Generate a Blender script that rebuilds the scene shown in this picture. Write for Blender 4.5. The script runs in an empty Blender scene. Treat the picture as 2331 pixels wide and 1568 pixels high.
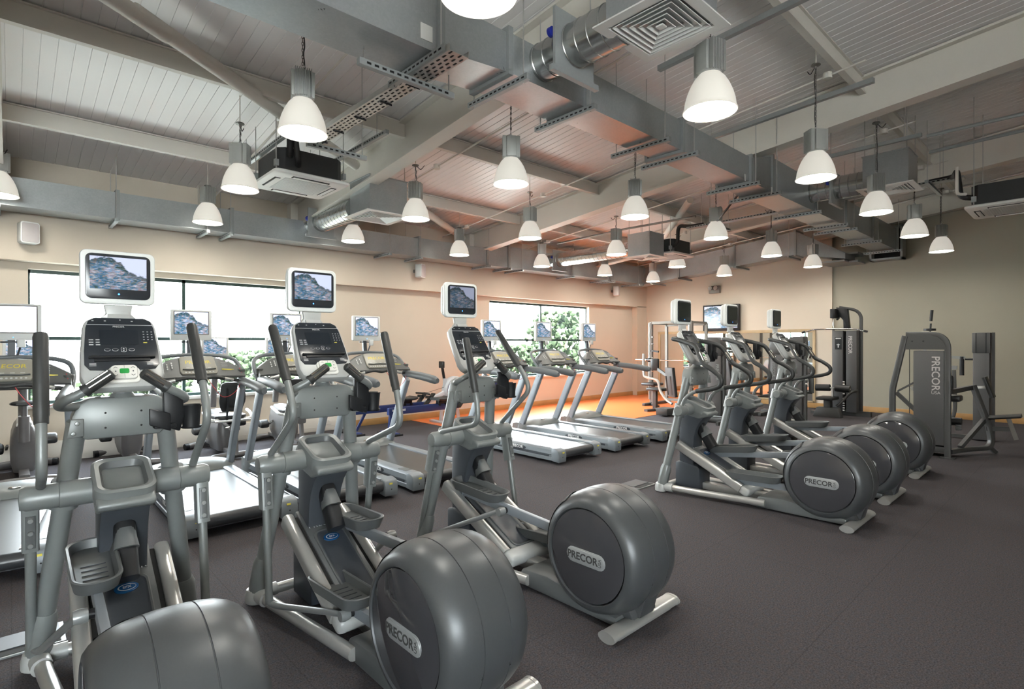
import bpy, bmesh, math, random
from mathutils import Vector, Matrix
sc = bpy.context.scene
COL = sc.collection
PI = math.pi
random.seed(7)

# ------------------------------------------------------------------ camera, sky, exposure
cd = bpy.data.cameras.new('camera'); cam = bpy.data.objects.new('camera', cd); COL.objects.link(cam)
cd.sensor_width = 36.0; cd.lens = 1235.05 / 2331 * 36.0; cd.clip_end = 300
YAW, PIT, ROL = math.radians(47.2435), math.radians(-0.1647), math.radians(-0.0926)
fw = Vector((math.cos(YAW)*math.cos(PIT), math.sin(YAW)*math.cos(PIT), math.sin(PIT)))
r0 = Vector((math.sin(YAW), -math.cos(YAW), 0)); u0 = r0.cross(fw)
rt = r0*math.cos(ROL) + u0*math.sin(ROL); up = u0*math.cos(ROL) - r0*math.sin(ROL)
cam.matrix_world = Matrix(((rt.x, up.x, -fw.x, 0), (rt.y, up.y, -fw.y, 0), (rt.z, up.z, -fw.z, 1.55), (0, 0, 0, 1)))
sc.camera = cam
sc.view_settings.view_transform = 'Standard'; sc.view_settings.look = 'None'
sc.view_settings.gamma = 1.0; sc.view_settings.use_curve_mapping = False
sc.view_settings.exposure = 0.32
LAMP_E, SHADE_E, SKY_E = 64.0, 0.34, 32.0
w = bpy.data.worlds.new('sky'); sc.world = w; w.use_nodes = True
nt = w.node_tree; bg = nt.nodes['Background']
tc = nt.nodes.new('ShaderNodeTexCoord'); sx = nt.nodes.new('ShaderNodeSeparateXYZ'); rp = nt.nodes.new('ShaderNodeValToRGB')
nt.links.new(tc.outputs['Generated'], sx.inputs[0]); nt.links.new(sx.outputs['Z'], rp.inputs[0])
rp.color_ramp.elements[0].position = 0.0; rp.color_ramp.elements[0].color = (0.96, 0.98, 1, 1)
rp.color_ramp.elements[1].position = 0.8; rp.color_ramp.elements[1].color = (0.75, 0.86, 1, 1)
nt.links.new(rp.outputs[0], bg.inputs[0]); bg.inputs[1].default_value = SKY_E
sd = bpy.data.lights.new('sun', 'SUN'); sd.energy = 170; sd.angle = 0.01; sd.color = (1, 0.96, 0.9)
so = bpy.data.objects.new('sun', sd); COL.objects.link(so); so.rotation_euler = Vector((0.15, 0.80, -1.0)).to_track_quat('-Z', 'Y').to_euler()
try:
    sc.cycles.use_denoising = True
    sc.cycles.max_bounces = 8; sc.cycles.diffuse_bounces = 4; sc.cycles.glossy_bounces = 4
    sc.cycles.transparent_max_bounces = 8; sc.cycles.sample_clamp_indirect = 6
    sc.cycles.caustics_reflective = False; sc.cycles.caustics_refractive = False
except Exception:
    pass

# ------------------------------------------------------------------ materials
MATS = {}
def mat(name, col, rough=0.5, metal=0.0, noise=0.0, nscale=40, bump=0.0, emit=0.0, spec=0.5, coat=0.0):
    m = bpy.data.materials.new(name); m.use_nodes = True; MATS[name] = m
    n = m.node_tree.nodes; l = m.node_tree.links; b = n['Principled BSDF']
    b.inputs['Base Color'].default_value = (*col, 1); b.inputs['Roughness'].default_value = rough
    b.inputs['Metallic'].default_value = metal; b.inputs['Specular IOR Level'].default_value = spec
    b.inputs['Coat Weight'].default_value = coat
    if emit:
        b.inputs['Emission Color'].default_value = (*col, 1); b.inputs['Emission Strength'].default_value = emit
    if noise or bump:
        t = n.new('ShaderNodeTexCoord'); nz = n.new('ShaderNodeTexNoise'); nz.inputs['Scale'].default_value = nscale
        nz.inputs['Detail'].default_value = 4
        l.new(t.outputs['Object'], nz.inputs['Vector'])
        if noise:
            mx = n.new('ShaderNodeMix'); mx.data_type = 'RGBA'
            mx.inputs['A'].default_value = (*[c*(1-noise) for c in col], 1)
            mx.inputs['B'].default_value = (*[min(1, c*(1+noise)) for c in col], 1)
            l.new(nz.outputs['Fac'], mx.inputs['Factor']); l.new(mx.outputs['Result'], b.inputs['Base Color'])
        if bump:
            bp = n.new('ShaderNodeBump'); bp.inputs['Strength'].default_value = bump; bp.inputs['Distance'].default_value = 0.004
            l.new(nz.outputs['Fac'], bp.inputs['Height']); l.new(bp.outputs['Normal'], b.inputs['Normal'])
    return m
G = mat
G('shell_grey', (0.205, 0.22, 0.22), 0.38, 0.2, 0.04, 30)
G('console_grey', (0.45, 0.46, 0.45), 0.35, 0.1, 0.03, 30)
G('tube_silver', (0.30, 0.315, 0.315), 0.33, 0.4, 0.03, 30)
G('bright_silver', (0.56, 0.56, 0.54), 0.28, 0.6, 0.03, 20)
G('rail_blue_grey', (0.20, 0.225, 0.245), 0.40, 0.15, 0.03, 20)
G('wheel_grey', (0.072, 0.077, 0.082), 0.37, 0.2, 0.05, 120, 0.03)
G('tray_grey', (0.105, 0.113, 0.115), 0.42, 0.1, 0.05, 60)
G('dark_grey', (0.048, 0.055, 0.066), 0.42, 0.1, 0.05, 60)
G('disc_gloss', (0.050, 0.050, 0.056), 0.07, 0.0, 0.05, 10, 0, 0, 0.5, 0.4)
G('black_plastic', (0.010, 0.011, 0.013), 0.42, 0, 0.1, 60, 0, 0, 0.35)
G('grip_black', (0.028, 0.030, 0.030), 0.45, 0, 0.1, 80)
G('panel_black', (0.020, 0.024, 0.030), 0.22, 0, 0.05, 20)
G('lcd', (0.014, 0.018, 0.024), 0.12, 0, 0.05, 20)
G('chrome', (0.80, 0.80, 0.78), 0.12, 1.0, 0.02, 20)
G('tv_white', (0.74, 0.76, 0.74), 0.35, 0, 0.02, 20)
G('tv_grey', (0.62, 0.64, 0.63), 0.38, 0, 0.02, 20)
G('pad_white', (0.78, 0.77, 0.72), 0.4, 0, 0.02, 20)
G('green_button', (0.01, 0.30, 0.05), 0.4, 0, 0.05, 20)
G('mark_white', (0.55, 0.56, 0.56), 0.5)
G('mark_yellow', (0.75, 0.65, 0.10), 0.5)
G('logo_white', (0.85, 0.86, 0.86), 0.45)
G('logo_dark', (0.07, 0.07, 0.07), 0.4, 0.2)
G('badge', (0.50, 0.52, 0.53), 0.30, 0.45, 0.03, 20)
G('efx_blue', (0.01, 0.07, 0.20), 0.2, 0, 0.05, 10, 0, 0, 0.5, 0.4)
G('led_blue', (0.05, 0.30, 1.0), 0.4, emit=4)
G('belt', (0.036, 0.039, 0.043), 0.32, 0, 0.10, 200)
G('post_silver', (0.30, 0.335, 0.37), 0.36, 0.25, 0.03, 20)
G('arm_grey', (0.12, 0.135, 0.145), 0.48, 0.0, 0.04, 60)
G('tm_console', (0.085, 0.09, 0.088), 0.45, 0, 0.08, 60)
G('tm_display', (0.30, 0.29, 0.25), 0.40, 0, 0.05, 30)
G('red_cord', (0.55, 0.03, 0.04), 0.5)
G('yellow', (0.65, 0.52, 0.06), 0.5)
G('machine_grey', (0.075, 0.076, 0.076), 0.42, 0.3, 0.06, 60)
G('machine_panel', (0.088, 0.088, 0.090), 0.5, 0.2, 0.06, 90)
G('pad_black', (0.012, 0.013, 0.014), 0.45, 0, 0.1, 80, 0.05)
G('rower_blue', (0.015, 0.030, 0.12), 0.35, 0, 0.05, 30)
G('rower_white', (0.55, 0.58, 0.62), 0.4, 0, 0.03, 30)
G('bike_grey', (0.16, 0.155, 0.155), 0.35, 0.3, 0.05, 30)
G('wall_cream', (0.60, 0.535, 0.445), 0.75, 0, 0.025, 3, 0.03, 0, 0.3)
G('wall_cream_shaded', (0.36, 0.34, 0.275), 0.75, 0, 0.03, 2, 0.03, 0, 0.3)  # cream wall away from the windows, its missing daylight put into the colour
G('white_paint', (0.72, 0.69, 0.63), 0.5, 0, 0.02, 10)
G('steel_paint', (0.74, 0.71, 0.645), 0.5, 0, 0.03, 6)
G('ceiling_sheet', (0.86, 0.84, 0.825), 0.36, 0.0, 0.03, 2)
G('wood', (0.42, 0.24, 0.09), 0.45, 0, 0.2, 6)
G('frame_dark', (0.010, 0.035, 0.030), 0.4)
G('sill_white', (0.75, 0.75, 0.72), 0.4)
G('strut', (0.34, 0.36, 0.36), 0.4, 0.3, 0.08, 40)
G('pipe_black', (0.010, 0.010, 0.011), 0.6, 0, 0.1, 40)
G('ac_box', (0.022, 0.023, 0.024), 0.6, 0, 0.2, 30, 0.2)
G('grille_white', (0.80, 0.80, 0.77), 0.45, 0, 0.02, 20)
G('void', (0.006, 0.006, 0.006), 0.8)
G('housing_grey', (0.38, 0.39, 0.37), 0.45, 0.15, 0.05, 40)
G('valve_blue', (0.01, 0.02, 0.25), 0.4)
G('speaker_grey', (0.50, 0.47, 0.47), 0.6, 0, 0.03, 40)
G('gunmetal', (0.17, 0.16, 0.145), 0.45, 0.3, 0.05, 40)
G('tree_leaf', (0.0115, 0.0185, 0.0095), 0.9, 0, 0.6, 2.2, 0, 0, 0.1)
G('wood_pale', (0.46, 0.35, 0.21), 0.5, 0, 0.15, 6)
G('bark', (0.18, 0.12, 0.08), 0.9, 0, 0.3, 8)
G('brick_pier', (0.35, 0.16, 0.11), 0.9, 0, 0.2, 8)
G('bounce_ground', (0.46, 0.46, 0.42), 0.9, 0, 0.2, 3)  # outdoor ground, made pale to throw daylight up onto the ceiling

def nodes_of(name):
    m = MATS[name]; return m, m.node_tree.nodes, m.node_tree.links, m.node_tree.nodes['Principled BSDF']
# galvanised sheet: zinc spangle
def galv(name, c0, c1, rough):
    m = mat(name, c0, rough, 0.6); n = m.node_tree.nodes; l = m.node_tree.links; b = n['Principled BSDF']
    t = n.new('ShaderNodeTexCoord'); v = n.new('ShaderNodeTexVoronoi'); v.inputs['Scale'].default_value = 70
    nz = n.new('ShaderNodeTexNoise'); nz.inputs['Scale'].default_value = 5
    l.new(t.outputs['Object'], v.inputs['Vector']); l.new(t.outputs['Object'], nz.inputs['Vector'])
    sep = n.new('ShaderNodeSeparateColor'); l.new(v.outputs['Color'], sep.inputs[0])
    ad = n.new('ShaderNodeMath'); ad.operation = 'MULTIPLY_ADD'; ad.inputs[1].default_value = 0.22
    l.new(sep.outputs[0], ad.inputs[0]); mu = n.new('ShaderNodeMath'); mu.operation = 'MULTIPLY'; mu.inputs[1].default_value = 0.55
    l.new(nz.outputs['Fac'], mu.inputs[0]); l.new(mu.outputs[0], ad.inputs[2])
    mx = n.new('ShaderNodeMix'); mx.data_type = 'RGBA'; mx.inputs['A'].default_value = (*c0, 1); mx.inputs['B'].default_value = (*c1, 1)
    l.new(ad.outputs[0], mx.inputs['Factor']); l.new(mx.outputs['Result'], b.inputs['Base Color'])
    mr = n.new('ShaderNodeMapRange'); mr.inputs[3].default_value = rough-0.04; mr.inputs[4].default_value = rough+0.05
    l.new(ad.outputs[0], mr.inputs[0]); l.new(mr.outputs[0], b.inputs['Roughness'])
galv('galvanised', (0.36, 0.385, 0.395), (0.52, 0.545, 0.55), 0.30)
mat('spiral_galv', (0.55, 0.57, 0.56), 0.22, 0.9, 0.06, 3)
# carpet: short dense pile in tiles
m = mat('carpet', (0.06, 0.052, 0.052), 0.95, 0, spec=0.15); n = m.node_tree.nodes; l = m.node_tree.links; b = n['Principled BSDF']
t = n.new('ShaderNodeTexCoord'); nz = n.new('ShaderNodeTexNoise'); nz.inputs['Scale'].default_value = 120; nz.inputs['Detail'].default_value = 5; nz.inputs['Roughness'].default_value = 0.8
n2 = n.new('ShaderNodeTexNoise'); n2.inputs['Scale'].default_value = 38
br = n.new('ShaderNodeTexBrick'); br.offset = 0; br.inputs['Scale'].default_value = 1.0
br.inputs['Brick Width'].default_value = 1.0; br.inputs['Row Height'].default_value = 1.0; br.inputs['Mortar Size'].default_value = 0.003
br.inputs['Color1'].default_value = (1, 1, 1, 1); br.inputs['Color2'].default_value = (0.97, 0.97, 0.97, 1); br.inputs['Mortar'].default_value = (0.80, 0.80, 0.80, 1)
for q in (nz, n2, br): l.new(t.outputs['Object'], q.inputs['Vector'])
cr = n.new('ShaderNodeValToRGB'); e = cr.color_ramp.elements
e[0].position = 0.30; e[0].color = (0.018, 0.017, 0.020, 1); e[1].position = 0.70; e[1].color = (0.125, 0.116, 0.119, 1)
l.new(nz.outputs['Fac'], cr.inputs[0])
c2 = n.new('ShaderNodeValToRGB'); e = c2.color_ramp.elements
e[0].position = 0.3; e[0].color = (0.92, 0.98, 1.06, 1); e[1].position = 0.7; e[1].color = (1.12, 1.0, 0.95, 1)
l.new(n2.outputs['Fac'], c2.inputs[0])
ma = n.new('ShaderNodeMix'); ma.data_type = 'RGBA'; ma.blend_type = 'MULTIPLY'; ma.inputs['Factor'].default_value = 1
l.new(cr.outputs[0], ma.inputs['A']); l.new(c2.outputs[0], ma.inputs['B'])
mb_ = n.new('ShaderNodeMix'); mb_.data_type = 'RGBA'; mb_.blend_type = 'MULTIPLY'; mb_.inputs['Factor'].default_value = 1
l.new(ma.outputs['Result'], mb_.inputs['A']); l.new(br.outputs['Color'], mb_.inputs['B']); l.new(mb_.outputs['Result'], b.inputs['Base Color'])
bp = n.new('ShaderNodeBump'); bp.inputs['Strength'].default_value = 0.6; bp.inputs['Distance'].default_value = 0.006
l.new(nz.outputs['Fac'], bp.inputs['Height']); l.new(bp.outputs['Normal'], b.inputs['Normal'])
# orange vinyl sports floor
mat('vinyl', (0.80, 0.20, 0.055), 0.30, 0, 0.06, 4)
# mirror, glass
mat('mirror', (0.86, 0.90, 0.87), 0.01, 1.0)
m = bpy.data.materials.new('glass'); m.use_nodes = True; MATS['glass'] = m; n = m.node_tree.nodes; l = m.node_tree.links
n.remove(n['Principled BSDF']); tr = n.new('ShaderNodeBsdfTransparent'); tr.inputs[0].default_value = (0.96, 0.98, 0.97, 1)
gl = n.new('ShaderNodeBsdfGlossy'); gl.inputs['Roughness'].default_value = 0.01; lw = n.new('ShaderNodeLayerWeight'); pw = n.new('ShaderNodeMath'); pw.operation = 'POWER'; pw.inputs[1].default_value = 5; fr = n.new('ShaderNodeMath'); fr.operation = 'MULTIPLY_ADD'; fr.inputs[1].default_value = 0.6; fr.inputs[2].default_value = 0.03; l.new(lw.outputs['Facing'], pw.inputs[0]); l.new(pw.outputs[0], fr.inputs[0]); ms = n.new('ShaderNodeMixShader')
l.new(fr.outputs[0], ms.inputs[0]); l.new(tr.outputs[0], ms.inputs[1]); l.new(gl.outputs[0], ms.inputs[2]); l.new(ms.outputs[0], n['Material Output'].inputs[0])
# lamp glass: ribbed acrylic bell lit from inside, and the lens it shines through
m = mat('lamp_shade', (0.86, 0.83, 0.76), 0.35); n = m.node_tree.nodes; l = m.node_tree.links; b = n['Principled BSDF']
b.inputs['Emission Color'].default_value = (1, 0.95, 0.84, 1); b.inputs['Emission Strength'].default_value = SHADE_E
b.inputs['Base Color'].default_value = (0.62, 0.60, 0.55, 1)
mat('lamp_lens', (1, 0.955, 0.86), 0.5, emit=LAMP_E)
# television pictures
def screen(name, strength):
    m = bpy.data.materials.new(name); m.use_nodes = True; MATS[name] = m; n = m.node_tree.nodes; l = m.node_tree.links; b = n['Principled BSDF']
    uv = n.new('ShaderNodeTexCoord'); s = n.new('ShaderNodeSeparateXYZ'); l.new(uv.outputs['UV'], s.inputs[0])
    def M(op, a, b2=None):
        q = n.new('ShaderNodeMath'); q.operation = op
        for i, v in enumerate((a, b2)):
            if v is None: continue
            if isinstance(v, (int, float)): q.inputs[i].default_value = v
            else: l.new(v, q.inputs[i])
        return q.outputs[0]
    mp = n.new('ShaderNodeMapping'); mp.inputs['Scale'].default_value = (2.6, 3.6, 1); l.new(uv.outputs['UV'], mp.inputs[0])
    nz = n.new('ShaderNodeTexNoise'); nz.inputs['Scale'].default_value = 1.5; nz.inputs['Detail'].default_value = 9; nz.inputs['Roughness'].default_value = 0.72; nz.inputs['Distortion'].default_value = 0.7
    l.new(mp.outputs[0], nz.inputs['Vector'])
    rpz = n.new('ShaderNodeValToRGB'); e = rpz.color_ramp.elements
    e[0].position = 0.30; e[0].color = (0.010, 0.03, 0.03, 1); e[1].position = 0.74; e[1].color = (0.55, 0.60, 0.72, 1)
    for p_, c_ in ((0.41, (0.02, 0.07, 0.065, 1)), (0.46, (0.03, 0.13, 0.30, 1)), (0.50, (0.06, 0.14, 0.14, 1)), (0.54, (0.30, 0.20, 0.22, 1)), (0.59, (0.10, 0.26, 0.42, 1)), (0.65, (0.36, 0.32, 0.42, 1))):
        q = e.new(p_); q.color = c_
    l.new(nz.outputs['Fac'], rpz.inputs[0])
    mp2 = n.new('ShaderNodeMapping'); mp2.inputs['Scale'].default_value = (7, 42, 1); l.new(uv.outputs['UV'], mp2.inputs[0])
    ns = n.new('ShaderNodeTexNoise'); ns.inputs['Scale'].default_value = 1.0; ns.inputs['Detail'].default_value = 3; l.new(mp2.outputs[0], ns.inputs['Vector'])
    sr = n.new('ShaderNodeMapRange'); sr.inputs[1].default_value = 0.52; sr.inputs[2].default_value = 0.74; l.new(ns.outputs['Fac'], sr.inputs[0])
    st = n.new('ShaderNodeMix'); st.data_type = 'RGBA'; st.inputs['B'].default_value = (0.72, 0.74, 0.85, 1); l.new(sr.outputs[0], st.inputs['Factor']); l.new(rpz.outputs[0], st.inputs['A'])
    # the skyline: high on the left, dropping to the right
    u_, v_ = s.outputs[0], s.outputs[1]
    line = n.new('ShaderNodeFloatCurve'); cv = line.mapping.curves[0]; cv.points[0].location = (0, 0.82); cv.points[1].location = (1, 0.38)
    for x_, y_ in ((0.25, 0.95), (0.5, 0.84), (0.68, 0.55), (0.85, 0.45)): cv.points.new(x_, y_)
    line.mapping.update(); l.new(u_, line.inputs['Value'])
    n3 = n.new('ShaderNodeTexNoise'); n3.inputs['Scale'].default_value = 14; l.new(uv.outputs['UV'], n3.inputs['Vector'])
    d = M('SUBTRACT', M('ADD', v_, M('MULTIPLY', M('SUBTRACT', n3.outputs['Fac'], 0.5), 0.22)), line.outputs[0])
    d = M('MULTIPLY', d, 18); cl = n.new('ShaderNodeClamp'); l.new(d, cl.inputs[0])
    # dark tree band just under the skyline
    band = n.new('ShaderNodeMapRange'); band.inputs[1].default_value = -3.2; band.inputs[2].default_value = -0.6
    l.new(d, band.inputs[0])
    mt = n.new('ShaderNodeMix'); mt.data_type = 'RGBA'; mt.inputs['B'].default_value = (0.012, 0.035, 0.03, 1)
    l.new(M('MULTIPLY', band.outputs[0], 0.75), mt.inputs['Factor']); l.new(st.outputs['Result'], mt.inputs['A'])
    mx = n.new('ShaderNodeMix'); mx.data_type = 'RGBA'; mx.inputs['B'].default_value = (0.58, 0.64, 0.86, 1)
    l.new(cl.outputs[0], mx.inputs['Factor']); l.new(mt.outputs['Result'], mx.inputs['A'])
    b.inputs['Base Color'].default_value = (0.01, 0.01, 0.012, 1); b.inputs['Roughness'].default_value = 0.15
    l.new(mx.outputs['Result'], b.inputs['Emission Color']); b.inputs['Emission Strength'].default_value = strength
screen('screen_on', 1.0); screen('screen_bright', 1.55); screen('screen_dim', 0.42)
mat('screen_off', (0.016, 0.020, 0.018), 0.10, spec=0.7)

# ------------------------------------------------------------------ mesh builder
def bevelled(V, F, wd, seg=2):
    bm = bmesh.new(); vs = [bm.verts.new(v) for v in V]
    for f in F:
        try: bm.faces.new([vs[i] for i in f])
        except ValueError: pass
    bm.normal_update()
    es = [e for e in bm.edges if e.is_manifold and e.calc_face_angle(0) > 0.5]
    bmesh.ops.bevel(bm, geom=es, offset=wd, segments=seg, profile=0.5, affect='EDGES', clamp_overlap=True)
    bm.verts.index_update(); V2 = [v.co.copy() for v in bm.verts]; F2 = [[v.index for v in f.verts] for f in bm.faces]; bm.free()
    return V2, F2
def rrect(w_, h_, r, n_=5, cx=0, cy=0):
    P = []
    for sx_, sy_, a0 in ((1, 1, 0), (-1, 1, 90), (-1, -1, 180), (1, -1, 270)):
        for k in range(n_+1):
            a = math.radians(a0 + 90*k/n_); P.append((cx+sx_*(w_/2-r)+r*math.cos(a), cy+sy_*(h_/2-r)+r*math.sin(a)))
    return P
def ell(a, b, n_=20, cx=0, cy=0): return [(cx+a*math.cos(2*PI*k/n_), cy+b*math.sin(2*PI*k/n_)) for k in range(n_)]
def smooth_path(P, k=6):
    P = [Vector(p) for p in P]
    if len(P) < 3: return P
    Q = [P[0]*2-P[1]] + P + [P[-1]*2-P[-2]]; out = []
    for i in range(1, len(Q)-2):
        a, b, c, d = Q[i-1], Q[i], Q[i+1], Q[i+2]
        for j in range(k):
            t_ = j/k
            out.append(0.5*((2*b)+(c-a)*t_+(2*a-5*b+4*c-d)*t_**2+(3*b-a-3*c+d)*t_**3))
    return out + [P[-1]]
def bend_path(P, r, k=5):
    """polyline with its corners rounded to radius-like length r"""
    P = [Vector(p) for p in P]; out = [P[0]]
    for i in range(1, len(P)-1):
        a, b, c = P[i-1], P[i], P[i+1]; d1 = (a-b); d2 = (c-b)
        q = min(r, d1.length*0.49, d2.length*0.49); p1 = b+d1.normalized()*q; p2 = b+d2.normalized()*q
        for j in range(k+1):
            t_ = j/k; out.append(p1*(1-t_)**2 + b*2*t_*(1-t_) + p2*t_**2)
    return out + [P[-1]]
AX = {'x': ((0, 1, 0), (0, 0, 1), (1, 0, 0)), 'y': ((0, 0, 1), (1, 0, 0), (0, 1, 0)), 'z': ((1, 0, 0), (0, 1, 0), (0, 0, 1))}
class MB:
    def __init__(s): s.V = []; s.F = []; s.M = []; s.UV = {}
    def add(s, V, F, mi=0, T=None):
        o = len(s.V)
        s.V += [(T @ Vector(v)) if T else Vector(v) for v in V]
        for f in F: s.F.append([i+o for i in f]); s.M.append(mi)
        return s
    def box(s, c, d, bev=0, mi=0, T=None, seg=2):
        x, y, z = [q/2 for q in d]
        V = [Vector((c[0]+i*x, c[1]+j*y, c[2]+k*z)) for i in (-1, 1) for j in (-1, 1) for k in (-1, 1)]
        F = [(0, 1, 3, 2), (4, 6, 7, 5), (0, 4, 5, 1), (2, 3, 7, 6), (0, 2, 6, 4), (1, 5, 7, 3)]
        if bev: V, F = bevelled(V, F, bev, seg)
        return s.add(V, F, mi, T)
    def span(s, a, b, bev=0, mi=0, T=None): return s.box([(p+q)/2 for p, q in zip(a, b)], [abs(q-p) for p, q in zip(a, b)], bev, mi, T)
    def prism(s, poly, axis, d0, d1, bev=0, mi=0, T=None, seg=2):
        """poly in the plane across the axis: 'x' -> (y,z), 'y' -> (x,z), 'z' -> (x,y)"""
        def P(p, d): return Vector((d, p[0], p[1])) if axis == 'x' else Vector((p[0], d, p[1])) if axis == 'y' else Vector((p[0], p[1], d))
        n_ = len(poly); V = [P(p, d0) for p in poly] + [P(p, d1) for p in poly]
        F = [list(range(n_))[::-1], list(range(n_, 2*n_))] + [(i, (i+1) % n_, n_+(i+1) % n_, n_+i) for i in range(n_)]
        if bev: V, F = bevelled(V, F, bev, seg)
        return s.add(V, F, mi, T)
    def loft(s, rings, cap=True, mi=0, T=None, closed=True):
        n_ = len(rings[0]); V = [v for r in rings for v in r]; F = []
        for i in range(len(rings)-1):
            for j in range(n_ if closed else n_-1):
                F.append((i*n_+j, i*n_+(j+1) % n_, (i+1)*n_+(j+1) % n_, (i+1)*n_+j))
        if cap and closed: F += [list(range(n_))[::-1], list(range((len(rings)-1)*n_, len(rings)*n_))]
        return s.add(V, F, mi, T)
    def sweep(s, P, sec, mi=0, upv=None, T=None, scale=None, cap=True):
        P = [Vector(p) for p in P]; rings = []; nv = None
        for i, p in enumerate(P):
            tg = ((P[i+1]-p) if i == 0 else (p-P[i-1]) if i == len(P)-1 else (P[i+1]-p).normalized()+(p-P[i-1]).normalized()).normalized()
            if nv is None or upv is not None:
                a = Vector(upv) if upv is not None else (Vector((0, 0, 1)) if abs(tg.z) < 0.9 else Vector((0, 1, 0)))
                nv = (a - tg*a.dot(tg)).normalized()
            else: nv = (nv - tg*nv.dot(tg)).normalized()
            bn = tg.cross(nv); k = scale[i] if scale else 1
            rings.append([p + bn*(q[0]*k) + nv*(q[1]*k) for q in sec])
        return s.loft(rings, cap, mi, T)
    def tube(s, P, r, n_=12, mi=0, T=None, scale=None):
        return s.sweep(P, [(r*math.cos(2*PI*k/n_), r*math.sin(2*PI*k/n_)) for k in range(n_)], mi, None, T, scale)
    def bar(s, a, b, wd, ht, mi=0, bev=0, T=None, upv=(0, 0, 1)):
        sec = rrect(wd, ht, bev, 2) if bev else [(wd/2, ht/2), (-wd/2, ht/2), (-wd/2, -ht/2), (wd/2, -ht/2)]
        return s.sweep([a, b], sec, mi, upv if abs((Vector(b)-Vector(a)).normalized().dot(Vector(upv))) < 0.99 else (0, 1, 0), T)
    def lathe(s, prof, c, axis='z', n_=24, mi=0, a0=0, a1=360, T=None):
        """prof: (radius, distance along axis)"""
        e1, e2, e3 = [Vector(q) for q in AX[axis]]; c = Vector(c); full = abs(a1-a0) >= 359.9
        k = n_ if full else n_+1; rings = []
        for r, h in prof:
            rings.append([c + e3*h + (e1*math.cos(t_)+e2*math.sin(t_))*max(r, 1e-5) for t_ in [math.radians(a0+(a1-a0)*j/n_) for j in range(k)]])
        return s.loft(rings, full, mi, T, full)
    def disc(s, c, r, axis, th=0.004, n_=16, mi=0): return s.lathe([(r, 0), (r, th)], c, axis, n_, mi)
    def tray(s, outer, rim, z0, z1, floor, mi=0, T=None, flare=1.0, mi2=None):
        """open tray in the xy plane: outline, rim width, bottom, top and inside floor height"""
        n_ = len(outer); cx = sum(p[0] for p in outer)/n_; cy = sum(p[1] for p in outer)/n_
        wx = max(abs(p[0]-cx) for p in outer); wy = max(abs(p[1]-cy) for p in outer)
        R = lambda k, z, off=0: [Vector((cx+(p[0]-cx)*k*(1-off/wx), cy+(p[1]-cy)*k*(1-off/wy), z)) for p in outer]
        rings = [R(flare, z0), R((1+flare)/2, (z0+z1)/2), R(1, z1), R(1, z1+rim*0.25, rim*0.4), R(1, z1, rim)]
        V = [v for r in rings for v in r]; F = []
        for i in range(4):
            for j in range(n_): F.append((i*n_+j, i*n_+(j+1) % n_, (i+1)*n_+(j+1) % n_, (i+1)*n_+j))
        F.append(list(range(n_))[::-1]); s.add(V, F, mi, T)
        rings = [R(1, z1, rim), R(1, floor, rim*1.7)]; V = [v for r in rings for v in r]
        F = [(j, (j+1) % n_, n_+(j+1) % n_, n_+j) for j in range(n_)] + [list(range(n_, 2*n_))]
        return s.add(V, F, mi if mi2 is None else mi2, T)
    def mesh(s, name, mats):
        me = bpy.data.meshes.new(name); me.from_pydata([tuple(v) for v in s.V], [], s.F)
        bm = bmesh.new(); bm.from_mesh(me); bmesh.ops.recalc_face_normals(bm, faces=bm.faces); bm.to_mesh(me); bm.free()
        for q in ([mats] if isinstance(mats, str) else mats): me.materials.append(MATS[q])
        me.polygons.foreach_set('material_index', s.M); me.polygons.foreach_set('use_smooth', [True]*len(s.F))
        me.set_sharp_from_angle(angle=math.radians(38)); me.update()
        return me
CACHE = {}
def link(name, me, parent=None):
    o = bpy.data.objects.new(name, me); COL.objects.link(o)
    if parent: o.parent = parent
    return o
def part(name, fn, mats, parent, key=None, label=None):
    """one part; with a key its mesh is built once and shared"""
    if key and key in CACHE: me = CACHE[key]
    else:
        if isinstance(fn, MB): mb = fn
        else: mb = MB(); fn(mb)
        me = mb.mesh(name, mats)
        if key: CACHE[key] = me
    o = link(name, me, parent)
    if label: o['label'] = label
    return o
def tag(o, label, cat, group=None, kind=None):
    o['label'] = label; o['category'] = cat
    if group: o['group'] = group
    if kind: o['kind'] = kind
    return o
def thing(name, loc, label, cat, group=None, rz=0):
    o = bpy.data.objects.new(name, None); COL.objects.link(o); o.location = loc; o.rotation_euler = (0, 0, rz); o.empty_display_size = 0.1
    return tag(o, label, cat, group)
def struct(name, mb, mats, parent=None):
    o = link(name, mb.mesh(name, mats), parent)
    if parent is None: o['kind'] = 'structure'
    return o
def dup(root, loc, label, group=None, rz=None):
    c = root.copy(); COL.objects.link(c); c.location = loc; c['label'] = label
    if rz is not None: c.rotation_euler = (0, 0, rz)
    if group: c['group'] = group
    def kids(a, b):
        for ch in list(a.children):
            d = ch.copy(); COL.objects.link(d); d.parent = b; kids(ch, d)
    kids(root, c); return c
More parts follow.
